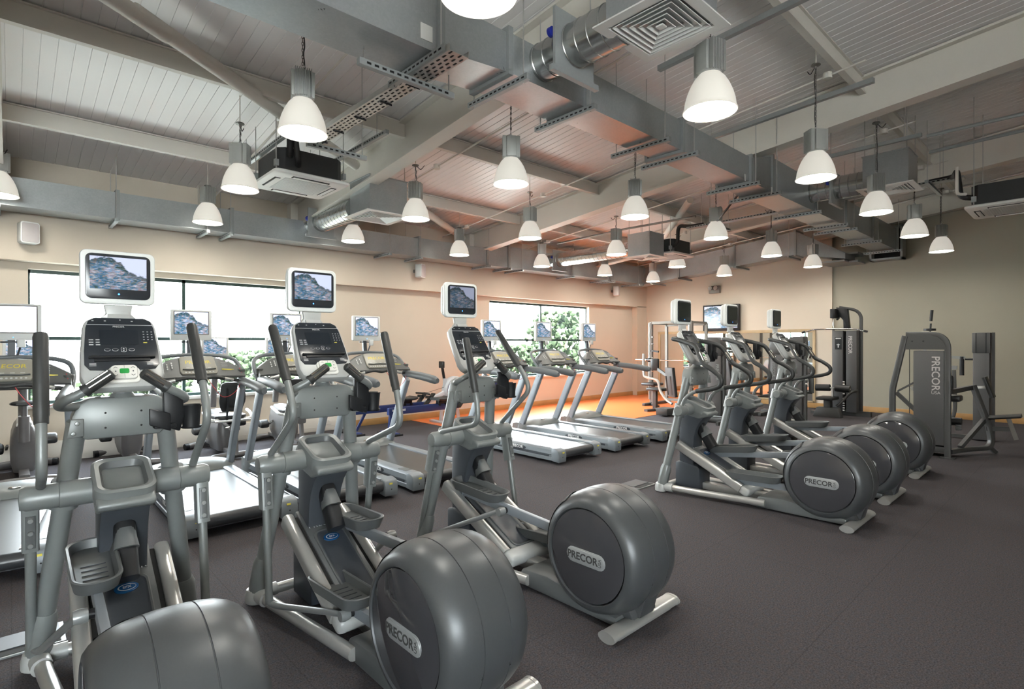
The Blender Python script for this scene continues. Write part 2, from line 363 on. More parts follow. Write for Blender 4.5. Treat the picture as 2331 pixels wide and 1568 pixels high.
def lettering(name, txt, size, T, mats, parent, depth=0.002, bold=0.0, key=None, spacing=1.0):
    key = key or ('txt', txt, size, depth, bold)
    if key not in CACHE:
        cu = bpy.data.curves.new('t', 'FONT'); cu.body = txt; cu.size = size; cu.extrude = depth; cu.offset = bold*size
        cu.align_x = 'CENTER'; cu.align_y = 'CENTER'; cu.resolution_u = 3; cu.space_character = spacing
        ob = bpy.data.objects.new('t', cu); COL.objects.link(ob); bpy.context.view_layer.update()
        me = bpy.data.meshes.new_from_object(ob.evaluated_get(bpy.context.evaluated_depsgraph_get()))
        bpy.data.objects.remove(ob); bpy.data.curves.remove(cu); me.materials.clear(); me.materials.append(MATS[mats]); me.name = name; CACHE[key] = me
    o = link(name, CACHE[key], parent); o.matrix_local = T
    return o
def frame(o, X, Y):
    X = Vector(X).normalized(); Y = Vector(Y).normalized(); Z = X.cross(Y)
    return Matrix(((X.x, Y.x, Z.x, o[0]), (X.y, Y.y, Z.y, o[1]), (X.z, Y.z, Z.z, o[2]), (0, 0, 0, 1)))
def screen_quad(c, w_, h_, name, mt, parent, T=None, key=None):
    """a flat lit screen facing -y with its own picture coordinates"""
    if key and key in CACHE: return link(name, CACHE[key], parent)
    me = bpy.data.meshes.new(name); V = [(c[0]+i*w_/2, c[1], c[2]+k*h_/2) for i, k in ((-1, -1), (1, -1), (1, 1), (-1, 1))]
    V += [(v[0], v[1]+0.003, v[2]) for v in V]
    if T: V = [tuple(T @ Vector(v)) for v in V]
    me.from_pydata(V, [], [(0, 1, 2, 3), (7, 6, 5, 4), (0, 4, 5, 1), (1, 5, 6, 2), (2, 6, 7, 3), (3, 7, 4, 0)])
    uv = me.uv_layers.new(name='UV'); uvs = [(0, 0), (1, 0), (1, 1), (0, 1)]*2
    for lp in me.loops: uv.data[lp.index].uv = uvs[lp.vertex_index]
    me.materials.append(MATS[mt]); me.update()
    if key: CACHE[key] = me
    return link(name, me, parent)

# ------------------------------------------------------------------ the room
X0, X1, Y0, Y1 = -5.0, 14.0, -5.0, 9.2
CZ = lambda y: 4.80 - 0.1*y                     # the sloping roof sheet
b = MB().span((X0-0.3, Y0-0.3, -0.15), (X1+0.3, Y1+0.35, 0)); struct('floor', b, 'carpet')
b = MB().span((5.9, 6.45, 0.0), (X1, 9.38, 0.006)); struct('floor', b, 'vinyl')
# window wall: upper part stands 0.18 m proud of the lower part
W1, W2, SILL, HEAD, TRZ = (0.17, 3.72), (7.98, 11.52), 0.75, 2.52, 1.62
YI, YO = 9.38, 9.72
b = MB().span((X0, Y1, 2.60), (X1, YO, 4.1)); struct('wall_window_upper', b, 'wall_cream')
b = MB()
b.span((X0, YI, 0), (X1, YO, SILL)); b.span((X0, YI, HEAD), (X1, YO, 2.62))
for a, c in ((X0, W1[0]), (W1[1], W2[0]), (W2[1], X1)): b.span((a, YI, SILL), (c, YO, HEAD))
struct('wall_window', b, 'wall_cream')
b = MB().span((13.52, Y1, 0), (X1, YI, 2.62)); struct('wall_corner_pier', b, 'wall_cream')
for i, (a, c) in enumerate((W1, W2)):
    f = MB(); yf = YI+0.10; mid = (a+c)/2
    for x_ in (a, mid, c): f.span((x_-0.022, yf, SILL), (x_+0.022, yf+0.06, HEAD))
    for z_ in (SILL+0.02, TRZ, HEAD-0.02): f.span((a, yf, z_-0.024), (c, yf+0.06, z_+0.024))
    o = struct('window_%d' % (i+1), f, 'frame_dark')
    for x_, x2 in ((a, mid), (mid, c)):
        for z_, z2 in ((SILL, TRZ), (TRZ, HEAD)):
            g = MB().span((x_+0.02, yf+0.028, z_+0.02), (x2-0.02, yf+0.034, z2-0.02)); link('pane', g.mesh('pane', 'glass'), o)
    s_ = MB().span((a-0.02, YI-0.04, SILL-0.045), (c+0.02, yf, SILL+0.001), 0.008); link('window_sill', s_.mesh('window_sill', 'sill_white'), o)
# the end wall with the mirror, and the plainer wall beyond the corner
b = MB().span((X1, 4.20, 0), (X1+0.25, YO, 4.6)); struct('wall_end', b, 'wall_cream')
b = MB().span((X1+0.06, Y0, 0), (X1+0.25, 4.20, 5.4)); struct('wall_right', b, 'wall_cream_shaded')
b = MB().span((X0-0.25, Y0, 0), (X0, YO, 5.4)); struct('wall_left', b, 'wall_cream')
# the long wall behind the camera gets an added, unseen window for fill light
b = MB(); b.span((X0-0.25, Y0-0.25, 0), (X1+0.25, Y0, 0.9)); b.span((X0-0.25, Y0-0.25, 2.9), (X1+0.25, Y0, 5.5)); ops = [(-4.2, -0.4)]
xs_ = [X0-0.25]+[q for o_ in ops for q in o_]+[X1+0.25]
for k in range(0, len(xs_), 2): b.span((xs_[k], Y0-0.25, 0.9), (xs_[k+1], Y0, 2.9))
struct('wall_back', b, 'wall_cream')
for i, (a, c) in enumerate(ops):
    f = MB()
    for x_ in (a, (a+c)/2, c): f.span((x_-0.025, Y0-0.15, 0.9), (x_+0.025, Y0-0.09, 2.9))
    for z_ in (0.92, 1.7, 2.88): f.span((a, Y0-0.15, z_-0.025), (c, Y0-0.09, z_+0.025))
    o = struct('window_%d' % (i+3), f, 'frame_dark'); g = MB().span((a, Y0-0.125, 0.9), (c, Y0-0.119, 2.9)); link('pane', g.mesh('pane', 'glass'), o)  # added window, lets daylight fill the machines from behind the camera
# skirtings
b = MB().span((4.46, YI-0.022, 0), (13.52, YI, 0.12), 0.004); struct('baseboard_window', b, 'wood')
b = MB().span((13.50, Y1-0.02, 0), (X1, Y1, 0.12), 0.004); struct('baseboard_pier', b, 'wood')
b = MB().span((X1-0.02, 4.20, 0), (X1, Y1, 0.12), 0.004); struct('baseboard_end', b, 'wood')
b = MB().span((X1+0.04, Y0, 0), (X1+0.06, 4.20, 0.12), 0.004); struct('baseboard_right', b, 'wood')
b = MB().span((X0, YI-0.09, 0), (4.45, YI, 0.27), 0.012); b.span((X0, YI-0.093, 0.075), (4.45, YI-0.088, 0.082)); struct('trim_1', b, 'white_paint')
# twin sockets on the pale trunking
for i, x_ in enumerate((0.62, 1.36, 4.12)):
    o = part('socket_plate', lambda m: m.box((x_, YI-0.096, 0.15), (0.146, 0.012, 0.086), 0.004), 'white_paint', None)
    tag(o, ('white twin socket on the trunking behind the leftmost upright bike', 'white twin socket on the trunking under the long window, beside the middle upright bike', 'white twin socket at the end of the trunking near the rowers')[i], 'socket', 'sockets on the pale trunking')
    part('switch', lambda m: (m.box((x_-0.035, YI-0.104, 0.172), (0.02, 0.008, 0.02)), m.box((x_+0.035, YI-0.104, 0.172), (0.02, 0.008, 0.02))), 'sill_white', o)

# roof sheet with ribs running up the slope
b = MB(); pr = []; x = X0-0.2; pitch = 0.115
while x < X1+0.3:
    pr += [(x, 0), (x+pitch-0.012, 0), (x+pitch-0.010, 0.006), (x+pitch-0.002, 0.006)]; x += pitch
ya, yb = Y0-0.2, YO
V = [Vector((p, ya, CZ(ya)+q)) for p, q in pr]+[Vector((p, yb, CZ(yb)+q)) for p, q in pr]; n_ = len(pr)
b.add(V, [(i, i+1, n_+i+1, n_+i) for i in range(n_-1)])
V = [Vector((q, w_, CZ(w_)+0.08)) for q, w_ in ((X0-.3, ya), (X1+.4, ya), (X1+.4, yb), (X0-.3, yb))]; b.add(V, [(0, 1, 2, 3)])
struct('ceiling', b, 'ceiling_sheet')
# steel: rafters across, purlins along, round bracing
def isec(dep, fw_, tw, tf): return [(-fw_/2, 0), (fw_/2, 0), (fw_/2, -tf), (tw/2, -tf), (tw/2, -dep+tf), (fw_/2, -dep+tf), (fw_/2, -dep), (-fw_/2, -dep), (-fw_/2, -dep+tf), (-tw/2, -dep+tf), (-tw/2, -tf), (-fw_/2, -tf)]
RX = (-0.15, 3.53, 7.27, 10.95)
for x in RX:
    b = MB(); sec = isec(0.46, 0.20, 0.03, 0.025); rings = [[Vector((x+p, y_, CZ(y_)-0.01+q)) for p, q in sec] for y_ in (Y0, Y1)]
    b.loft(rings); o = struct('rafter', b, 'steel_paint')
b = MB(); rings = [[Vector((X1-0.12+p, y_, CZ(y_)-0.01+q)) for p, q in isec(0.40, 0.20, 0.03, 0.02)] for y_ in (Y0, Y1)]; b.loft(rings); struct('rafter', b, 'steel_paint')
for y_ in (7.62, 5.72, 3.78, 1.86, -0.1, -2.1):
    for a, c in zip((X0,)+RX, RX+(X1-0.12,)):
        b = MB(); z_ = CZ(y_)-0.012
        b.prism([(y_-0.035, z_), (y_+0.035, z_), (y_+0.035, z_-0.014), (y_+0.006, z_-0.014), (y_+0.006, z_-0.17), (y_+0.03, z_-0.17), (y_+0.03, z_-0.185), (y_-0.035, z_-0.185), (y_-0.035, z_-0.17), (y_-0.012, z_-0.17), (y_-0.012, z_-0.014), (y_-0.035, z_-0.014)], 'x', a+0.016, c-0.016)
        struct('purlin', b, 'steel_paint')
for P, r in (([(0.70, 5.02, 4.10), (3.40, 6.75, 3.93)], 0.065), ([(-0.05, 4.55, 4.12), (0.95, 5.18, 4.07)], 0.065), ([(3.70, 6.9, 3.92), (6.9, 8.95, 3.72)], 0.06), ([(9.0, 5.0, 4.12), (10.75, 6.6, 3.93)], 0.06)):
    b = MB().tube(P, r, 14); struct('brace', b, 'steel_paint')
# eaves seam plates where the rafters land
for x in RX[1:]:
    b = MB().span((x-0.13, Y1-0.16, 3.40), (x+0.13, Y1, CZ(Y1)-0.02)); struct('column', b, 'steel_paint')

# mirror with its wooden frame, wall television, emergency light, speakers
t = thing('wall_mirror', (X1, 6.67, 0), 'wide wall mirror in a wooden frame behind the weight machines', 'mirror')
part('mirror_glass', lambda m: m.span((-0.018, -2.06, 0.14), (-0.006, 2.06, 1.80)), 'mirror', t)
def fr_(m):
    m.span((-0.035, -2.12, 1.79), (0, 2.12, 1.87), 0.004); m.span((-0.035, 2.04, 0.13), (0, 2.12, 1.80), 0.004); m.span((-0.035, -2.12, 0.13), (0, -2.06, 1.80), 0.004); m.span((-0.035, -2.1, 0.125), (0, 2.1, 0.16), 0.004)
part('mirror_frame', fr_, 'wood_pale', t)
T90 = Matrix.Rotation(-PI/2, 4, 'Z')     # a thing built facing -y turned to face -x
t = thing('wall_television', (X1-0.09, 6.83, 2.21), 'black framed flat television showing a picture, on the end wall above the mirror', 'television', None, -PI/2)
part('casing', lambda m: m.box((0, 0.0, 0), (1.00, 0.085, 0.70), 0.012), 'black_plastic', t)
screen_quad((0, -0.0455, 0.015), 0.91, 0.58, 'screen', 'screen_bright', t)
part('wall_bracket', lambda m: m.box((0, 0.065, 0), (0.4, 0.045, 0.3)), 'black_plastic', t)
t = thing('emergency_light', (X1, 7.04, 2.98), 'twin-lamp emergency light box high on the end wall', 'emergency light', None, -PI/2)
part('box', lambda m: m.box((0, -0.04, 0), (0.30, 0.08, 0.20), 0.006), 'gunmetal', t)
for s in (-1, 1):
    o = part('spot_lamp', lambda m: m.lathe([(0.02, 0), (0.055, -0.05), (0.06, -0.07), (0.056, -0.075)], (s*0.075, -0.08, 0.03), 'y', 20), 'chrome', t, ('emspot', s))
    part('lens', lambda m: m.lathe([(0.054, 0), (0.0, 0.004)], (s*0.075, -0.152, 0.03), 'y', 20), 'bright_silver', o, ('emlens', s))
SP = ((0.14, 2.93, 'square grey wall speaker above the left end of the long window'), (5.88, 2.97, 'white wall speaker on the bare wall between the two windows'), (12.28, 2.98, 'white wall speaker to the right of the far window'))
for x, z, lb in SP:
    t = thing('wall_speaker', (x, Y1, z), lb, 'speaker', 'speakers on the window wall', math.radians(14 if x < 3 else 28))
    part('cabinet', lambda m: m.prism(rrect(0.19, 0.27, 0.03), 'y', -0.20, -0.06, 0.012), 'tv_white', t, 'spkcab')
    part('speaker_grille', lambda m: m.prism(rrect(0.165, 0.235, 0.02), 'y', -0.208, -0.198, 0.003), 'speaker_grey', t, 'spkgr')
    part('bracket', lambda m: m.box((0, -0.035, 0), (0.05, 0.10, 0.06)), 'gunmetal', t, 'spkbr')
# flush floor boxes in front of two of the cross trainers
for x, y, lb in ((0.05, 3.78, 'steel floor box with its lid ajar, left of the nearest cross trainer'), (5.02, 3.42, 'steel floor box by the front foot of the first cross trainer in the far trio')):
    t = thing('floor_box', (x, y, 0), lb, 'floor box', 'floor boxes in the carpet')
    part('frame', lambda m: m.span((-0.16, -0.13, 0), (0.16, 0.13, 0.008)), 'shell_grey', t, 'fbf')
    part('lid', lambda m: m.span((-0.14, -0.05, 0.008), (0.14, 0.12, 0.013)), 'dark_grey', t, 'fbl')
    part('opening', lambda m: m.span((-0.14, -0.115, 0.008), (0.14, -0.055, 0.0095)), 'void', t, 'fbo')

# outdoors: ground paled to bounce daylight in, trees and a brick pier seen through the glass
b = MB().span((-30, 9.9, -3.3), (45, 70, -3.2)); o = struct('ground', b, 'bounce_ground')
def tree(x, y, r, top, label):
    rnd = random.Random(int(x*10+y)); t = thing('tree', (x, y, -3.2), label, 'tree', 'trees outside the windows')
    def crown(m):
        H = top+3.2
        for k in range(900):
            a = rnd.random()*2*PI; rr = r*math.sqrt(rnd.random()); z = H*0.32+H*0.66*rnd.random()
            rr *= math.sqrt(max(0.1, 1-((z/H-0.6)/0.48)**2)); c = Vector((rr*math.cos(a), rr*math.sin(a), z)); q = 0.055*r*(0.6+0.9*rnd.random())
            bm = bmesh.new(); bmesh.ops.create_icosphere(bm, subdivisions=1, radius=q)
            V = [v.co*(1+0.7*(rnd.random()-0.5))+c for v in bm.verts]; F = [[v.index for v in f.verts] for f in bm.faces]; bm.free(); m.add(V, F)
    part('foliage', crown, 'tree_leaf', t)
    part('trunk', lambda m: m.tube([(0, 0, 0), (0.1, 0.05, (top+3.2)*0.75)], 0.05*r+0.08, 10), 'bark', t)
for q in ((-0.6, 17.5, 1.58, 1.3, 'rounded tree outside the left end of the long window'), (2.6, 18.5, 1.55, 1.2, 'bushy tree outside the left pane of the long window'), (5.75, 18.0, 1.55, 1.4, 'bushy tree outside the right pane of the long window'), (8.95, 18.5, 1.55, 1.2, 'bushy tree outside the right end of the long window'),
          (15.4, 19.5, 1.8, 1.3, 'leafy tree outside the left end of the far window'), (19.2, 20.0, 1.9, 1.5, 'leafy tree outside the left pane of the far window'), (23.4, 21.0, 2.3, 3.4, 'tall leafy tree outside the right pane of the far window'), (28.2, 22.0, 2.3, 1.7, 'tree outside beyond the right edge of the far window'), (-5.2, 18, 2.3, 1.8, 'tree outside beyond the left edge of the long window')): tree(*q)

# ------------------------------------------------------------------ pendant lamps on a 6 x 4 grid (and one more at the left)
def lamp_parts(t, key, top):
    """origin at the rim; top: height of the roof hook above the rim"""
    def shade(m):
        pr = [(0.182, 0.0), (0.186, 0.006), (0.178, 0.016), (0.176, 0.03), (0.168, 0.075), (0.154, 0.125), (0.132, 0.18), (0.105, 0.228), (0.076, 0.262), (0.070, 0.275)]
        n_ = 72; rings = []
        for r, h in pr:
            rings.append([Vector(((r*(1+(0.012 if (0.03 < h < 0.25 and k % 2) else 0)))*math.cos(2*PI*k/n_), (r*(1+(0.012 if (0.03 < h < 0.25 and k % 2) else 0)))*math.sin(2*PI*k/n_), h)) for k in range(n_)])
        m.loft(rings, False)
        rings = [[Vector((r*math.cos(2*PI*k/n_), r*math.sin(2*PI*k/n_), h)) for k in range(n_)] for r, h in ((0.182, 0), (0.172, 0.004), (0.160, 0.075), (0.125, 0.18), (0.070, 0.262))]
        m.loft(rings, False)
    part('lamp_shade', shade, 'lamp_shade', t, 'lampshade')
    part('lens', lambda m: m.lathe([(0.169, 0.016), (0.12, 0.006), (0.0, 0.004)], (0, 0, 0), 'z', 40), 'lamp_lens', t, 'lamplens')
    def housing(m):
        m.box((0, 0, 0.375), (0.118, 0.135, 0.215), 0.015)
        for k in range(-4, 5):
            for s in (-1, 1): m.box((k*0.0145, s*0.072, 0.375), (0.0055, 0.034, 0.215))
        for s in (-1, 1): m.box((s*0.072, 0, 0.375), (0.026, 0.10, 0.20), 0.004)
        m.lathe([(0.075, 0.262), (0.082, 0.272), (0.075, 0.285)], (0, 0, 0), 'z', 24)
    part('ballast_housing', housing, 'housing_grey', t, 'lamphouse')
    part('hook', lambda m: (m.lathe([(0.022, 0.48), (0.016, 0.50), (0.010, 0.515)], (0, 0, 0), 'z', 12), m.tube([(0.014*math.cos(a), 0, 0.527+0.014*math.sin(a)) for a in [2*PI*k/10 for k in range(11)]], 0.003, 6)), 'bright_silver', t, 'lamphook')
    def chain(m):
        z = 0.535; i = 0
        while z < top-0.03:
            a = PI/2*(i % 2); m.tube([(0.0065*math.cos(q)*math.cos(a), 0.0065*math.cos(q)*math.sin(a), z+0.013+0.017*math.sin(q)) for q in [2*PI*k/8 for k in range(9)]], 0.0030, 5); z += 0.026; i += 1
    part('chain', chain, 'gunmetal', t, ('chain', round(top, 2)))
    rr = random.Random(key); P = [(0.012*(rr.random()-0.3)+0.008, 0.012*(rr.random()-0.5), 0.50+(top-0.52)*k/6) for k in range(7)]
    P += [(0.02, 0.0, top-0.01), (0.07, 0.01, top-0.05), (0.12, 0.01, top+0.0)]
    part('cable', lambda m: m.tube(smooth_path(P, 4), 0.0042, 6), 'pipe_black', t)
    part('ceiling_hook', lambda m: m.lathe([(0.0, top+0.012), (0.042, top+0.010), (0.045, top), (0.012, top-0.012), (0.006, top-0.03)], (0, 0, 0), 'z', 16), 'gunmetal', t, ('chook', round(top, 2)))
    part('drop_rod', lambda m: m.tube([(0, 0, top+0.008), (0, 0, top+0.325)], 0.006, 8), 'steel_paint', t, ('droprod', round(top, 2)))
GX = ((-0.10, 8.22), (1.68, 4.215), (3.64, 1.87), (1.80, 6.20), (1.97, 8.20), (3.79, 4.11), (3.93, 6.12), (5.97, 6.04), (5.91, 1.92), (8.03, 1.91), (10.23, 1.93), (12.33, 1.93), (5.97, 4.10), (8.13, 4.08), (8.26, 6.08), (10.57, 6.18), (10.58, 8.13), (8.36, 8.10), (12.60, 8.08), (6.13, 8.07), (4.05, 8.14), (12.78, 6.20), (10.56, 4.20), (12.75, 4.20), (1.62, 1.98))
ORD = ('leftmost', 'second from the left', 'third from the left', 'fourth from the left', 'fifth from the left', 'sixth from the left', 'rightmost')
rows = {}
for p in GX: rows.setdefault(0 if p[1] > 7.2 else 1 if p[1] > 5.2 else 2 if p[1] > 3.2 else 3, []).append(p)
RN = ('in front of the duct on the window wall', 'in the second row from the window wall', 'in the third row from the window wall', 'in the row nearest the camera')
for ri, ps in rows.items():
    ps.sort()
    for k, (x, y) in enumerate(ps):
        o_ = 'rightmost' if k == len(ps)-1 else ORD[k]
        t = thing('pendant_lamp', (x, y, 3.18), 'bell pendant lamp, ' + o_ + ' ' + RN[ri], 'pendant lamp', 'pendant lamps', 0.6*((k*7+ri*3) % 5)-0.9)
        lamp_parts(t, k+ri*10, CZ(y)-0.30-3.18)
# steel conduits up the slope that feed the lamps
for x in (2.19, 4.27, 6.35, 8.58, 10.80, 12.90):
    b = MB(); P = [(x, 8.9, CZ(8.9)-0.24), (x, 1.6, CZ(1.6)-0.24)]
    b.tube(P, 0.011, 8)
    for y in (8.12, 6.12, 4.12, 1.95): b.lathe([(0.045, -0.03), (0.045, 0.03)], (x, y, CZ(y)-0.24), 'z', 14)
    o = link('conduit', b.mesh('conduit', 'steel_paint')); tag(o, 'thin white conduit with round junction boxes running up the roof slope', 'conduit', 'lamp conduits under the roof')

# ------------------------------------------------------------------ ductwork
def duct_sections(t, secs, axis='x'):
    """secs: list of (a0, a1, lo0, hi0, z0, top, lo1, hi1, z1, top1): box or tapered lengths along the axis"""
    for s in secs:
        a0, a1 = s[:2]; q0 = s[2:6]; q1 = s[6:10] if len(s) > 6 else q0
        def f(m):
            R = []
            for a, (lo, hi, zb, zt) in ((a0, q0), (a1, q1)):
                R.append([Vector((a, y, z)) if axis == 'x' else Vector((y, a, z)) for y, z in ((lo, zb), (hi, zb), (hi, zt), (lo, zt))])
            m.loft(R)
        part('duct_section', f, 'galvanised', t)
def flange(t, a, lo, hi, zb, zt, axis='x', e=0.028, th=0.045):
    def f(m):
        S = (lambda p, q: m.span((a-th/2, p[0], p[1]), (a+th/2, q[0], q[1]))) if axis == 'x' else (lambda p, q: m.span((p[0], a-th/2, p[1]), (q[0], a+th/2, q[1])))
        S((lo-e, zb-e), (hi+e, zb+0.004)); S((lo-e, zt-0.004), (hi+e, zt+e)); S((lo-e, zb), (lo+0.004, zt)); S((hi-0.004, zb), (hi+e, zt))
    part('flange', f, 'strut', t)
def hanger(t, a, lo, hi, zb, axis='x', ext=0.14, w_=0.04):
    """slotted rail under the duct on two threaded rods"""
    def f(m):
        if axis == 'x': m.span((a-w_/2, lo-ext, zb-0.05), (a+w_/2, hi+ext, zb-0.006))
        else: m.span((lo-ext, a-w_/2, zb-0.05), (hi+ext, a+w_/2, zb-0.006))
        k = lo-ext+0.03
        while k < hi+ext-0.05:
            if axis == 'x': m.span((a-w_/2-0.001, k, zb-0.034), (a+w_/2+0.001, k+0.028, zb-0.022), 0, 1)
            else: m.span((k, a-w_/2-0.001, zb-0.034), (k+0.028, a+w_/2+0.001, zb-0.022), 0, 1)
            k += 0.05
    part('support_rail', f, ['strut', 'void'], t)
    for s in (lo-ext*0.6, hi+ext*0.6):
        y_ = s if axis == 'x' else a; P = [(a, s), (a, s)] if axis == 'x' else [(s, a), (s, a)]
        part('rod', lambda m: m.tube([(P[0][0], P[0][1], zb-0.06), (P[0][0], P[0][1], CZ(y_)-0.01)], 0.005, 6), 'bright_silver', t)
t = thing('main_duct', (0, 0, 0), 'long square galvanised duct crossing under the roof from top left to the right wall', 'duct')
NY, FY = 2.90, 3.30
duct_sections(t, ((-5, -0.9, NY, FY, 3.40, 3.80), (-0.9, 0.3, NY, FY, 3.40, 3.80), (0.3, 2.05, NY, FY, 3.42, 3.79), (2.05, 2.65, NY, FY, 3.45, 3.79, NY, FY, 3.51, 3.79), (2.65, 3.52, NY, FY, 3.51, 3.80), (3.52, 5.05, NY, FY-0.05, 3.52, 3.82), (5.05, 6.65, NY, FY-0.05, 3.52, 3.82),
    (6.65, 7.30, NY, FY-0.05, 3.52, 3.82, NY, FY, 3.52, 3.97), (7.30, 8.90, NY, FY, 3.52, 3.97), (8.90, 10.35, NY, FY, 3.52, 3.96), (10.35, 11.95, NY, FY, 3.52, 3.96), (11.95, 13.75, NY, FY, 3.50, 3.95)))
for a, zb, zt in ((2.05, 3.44, 3.79), (2.65, 3.51, 3.80), (3.52, 3.515, 3.82), (5.05, 3.52, 3.82), (6.65, 3.52, 3.82), (7.30, 3.52, 3.97), (8.9, 3.52, 3.97), (10.35, 3.52, 3.96), (11.95, 3.50, 3.96), (13.74, 3.50, 3.95)): flange(t, a, NY, FY, zb, zt)
for a, zb in ((2.0, 3.42), (2.72, 3.48), (3.48, 3.49), (4.6, 3.51), (5.15, 3.51), (6.62, 3.50), (7.25, 3.50), (8.75, 3.50), (10.0, 3.50), (10.5, 3.50), (12.0, 3.48), (13.5, 3.48)): hanger(t, a, NY, FY, zb)
part('wall_collar', lambda m: (m.span((13.76, NY-0.10, 3.32), (14.06, NY-0.06, 4.03)), m.span((13.76, FY+0.06, 3.32), (14.06, FY+0.10, 4.03)), m.span((13.76, NY-0.10, 3.32), (14.06, FY+0.10, 3.36)), m.span((13.76, NY-0.10, 3.99), (14.06, FY+0.10, 4.03)), m.span((13.98, NY-0.06, 3.36), (14.06, FY+0.06, 3.99), 0, 1)), ['strut', 'void'], t)
for q in ((1.90, NY-0.004, 3.47, 0.09, 0.10), (6.50, NY-0.004, 3.50, 0.03, 0.08), (7.22, NY-0.03, 3.47, 0.03, 0.09)):
    part('label_tag', lambda m: m.span(q[:3], (q[0]+q[3], q[1]+0.006, q[2]+q[4])), 'sill_white', t)
t = thing('window_wall_duct', (0, 0, 0), 'square galvanised duct running along the window wall above the windows', 'duct')
NY, FY = 8.60, 9.00
duct_sections(t, ((-5, -0.2, NY, FY, 3.16, 3.50), (-0.2, 1.02, NY, FY, 3.16, 3.50), (1.02, 2.38, NY, FY, 3.16, 3.50), (2.38, 3.7, NY, FY, 3.16, 3.50), (3.7, 5.6, NY, FY, 3.16, 3.50), (5.6, 7.25, NY, FY, 3.16, 3.51), (7.25, 7.85, NY, FY, 3.16, 3.51, NY, FY, 3.17, 3.62), (7.85, 9.9, NY, FY, 3.17, 3.62), (9.9, 11.4, NY, FY, 3.18, 3.63), (11.4, 13.0, NY, FY, 3.18, 3.64)))
for a, zt in ((-0.2, 3.50), (1.02, 3.50), (2.38, 3.50), (5.6, 3.51), (7.25, 3.51), (7.85, 3.62), (9.9, 3.62), (11.4, 3.63), (12.9, 3.64)): flange(t, a, NY, FY, 3.165, zt)
for a in (-0.1, 1.0, 2.05, 2.35, 4.95, 5.6, 7.25, 7.85, 8.2, 9.9, 11.2, 11.5, 12.6): hanger(t, a, NY, FY, 3.16, 'x', 0.10)
t = thing('end_wall_duct', (0, 0, 0), 'galvanised duct rising along the end wall from the corner to the main duct', 'duct')
LO, HI = 13.0, 13.42; zb = lambda y: 3.18+(8.6-y)*0.088; zt = lambda y: 3.64+(8.6-y)*0.105
ys = (9.0, 7.55, 6.05, 4.65, 3.75)
duct_sections(t, [(y0, y1, LO, HI, zb(y0), zt(y0), LO, HI, zb(y1), zt(y1)) for y0, y1 in zip(ys, ys[1:-1])], 'y')
for y in ys[1:4]: flange(t, y, LO, HI, zb(y), zt(y), 'y')
for y in (8.3, 7.5, 5.95, 4.75): hanger(t, y, LO, HI, zb(y)-0.01, 'y', 0.16)
part('elbow', lambda m: m.loft([[Vector((x, y, z)) for x, z in ((LO, zb(4.65)), (HI, zb(4.65)), (HI, zt(4.65)), (LO, zt(4.65)))] if k == 0 else [Vector((x, y, z)) for x, z in ((LO+0.25, 3.36), (HI+0.50, 3.36), (HI+0.50, 3.48), (LO+0.25, 3.48))] for k, y in ((0, 4.65), (1, 3.72))]), 'galvanised', t)
part('wall_collar', lambda m: (m.span((13.5, 3.55, 3.30), (14.06, 3.72, 3.34)), m.span((13.5, 3.55, 3.48), (14.06, 3.95, 3.52)), m.span((13.2, 3.72, 3.30), (14.06, 4.25, 3.335))), 'strut', t)
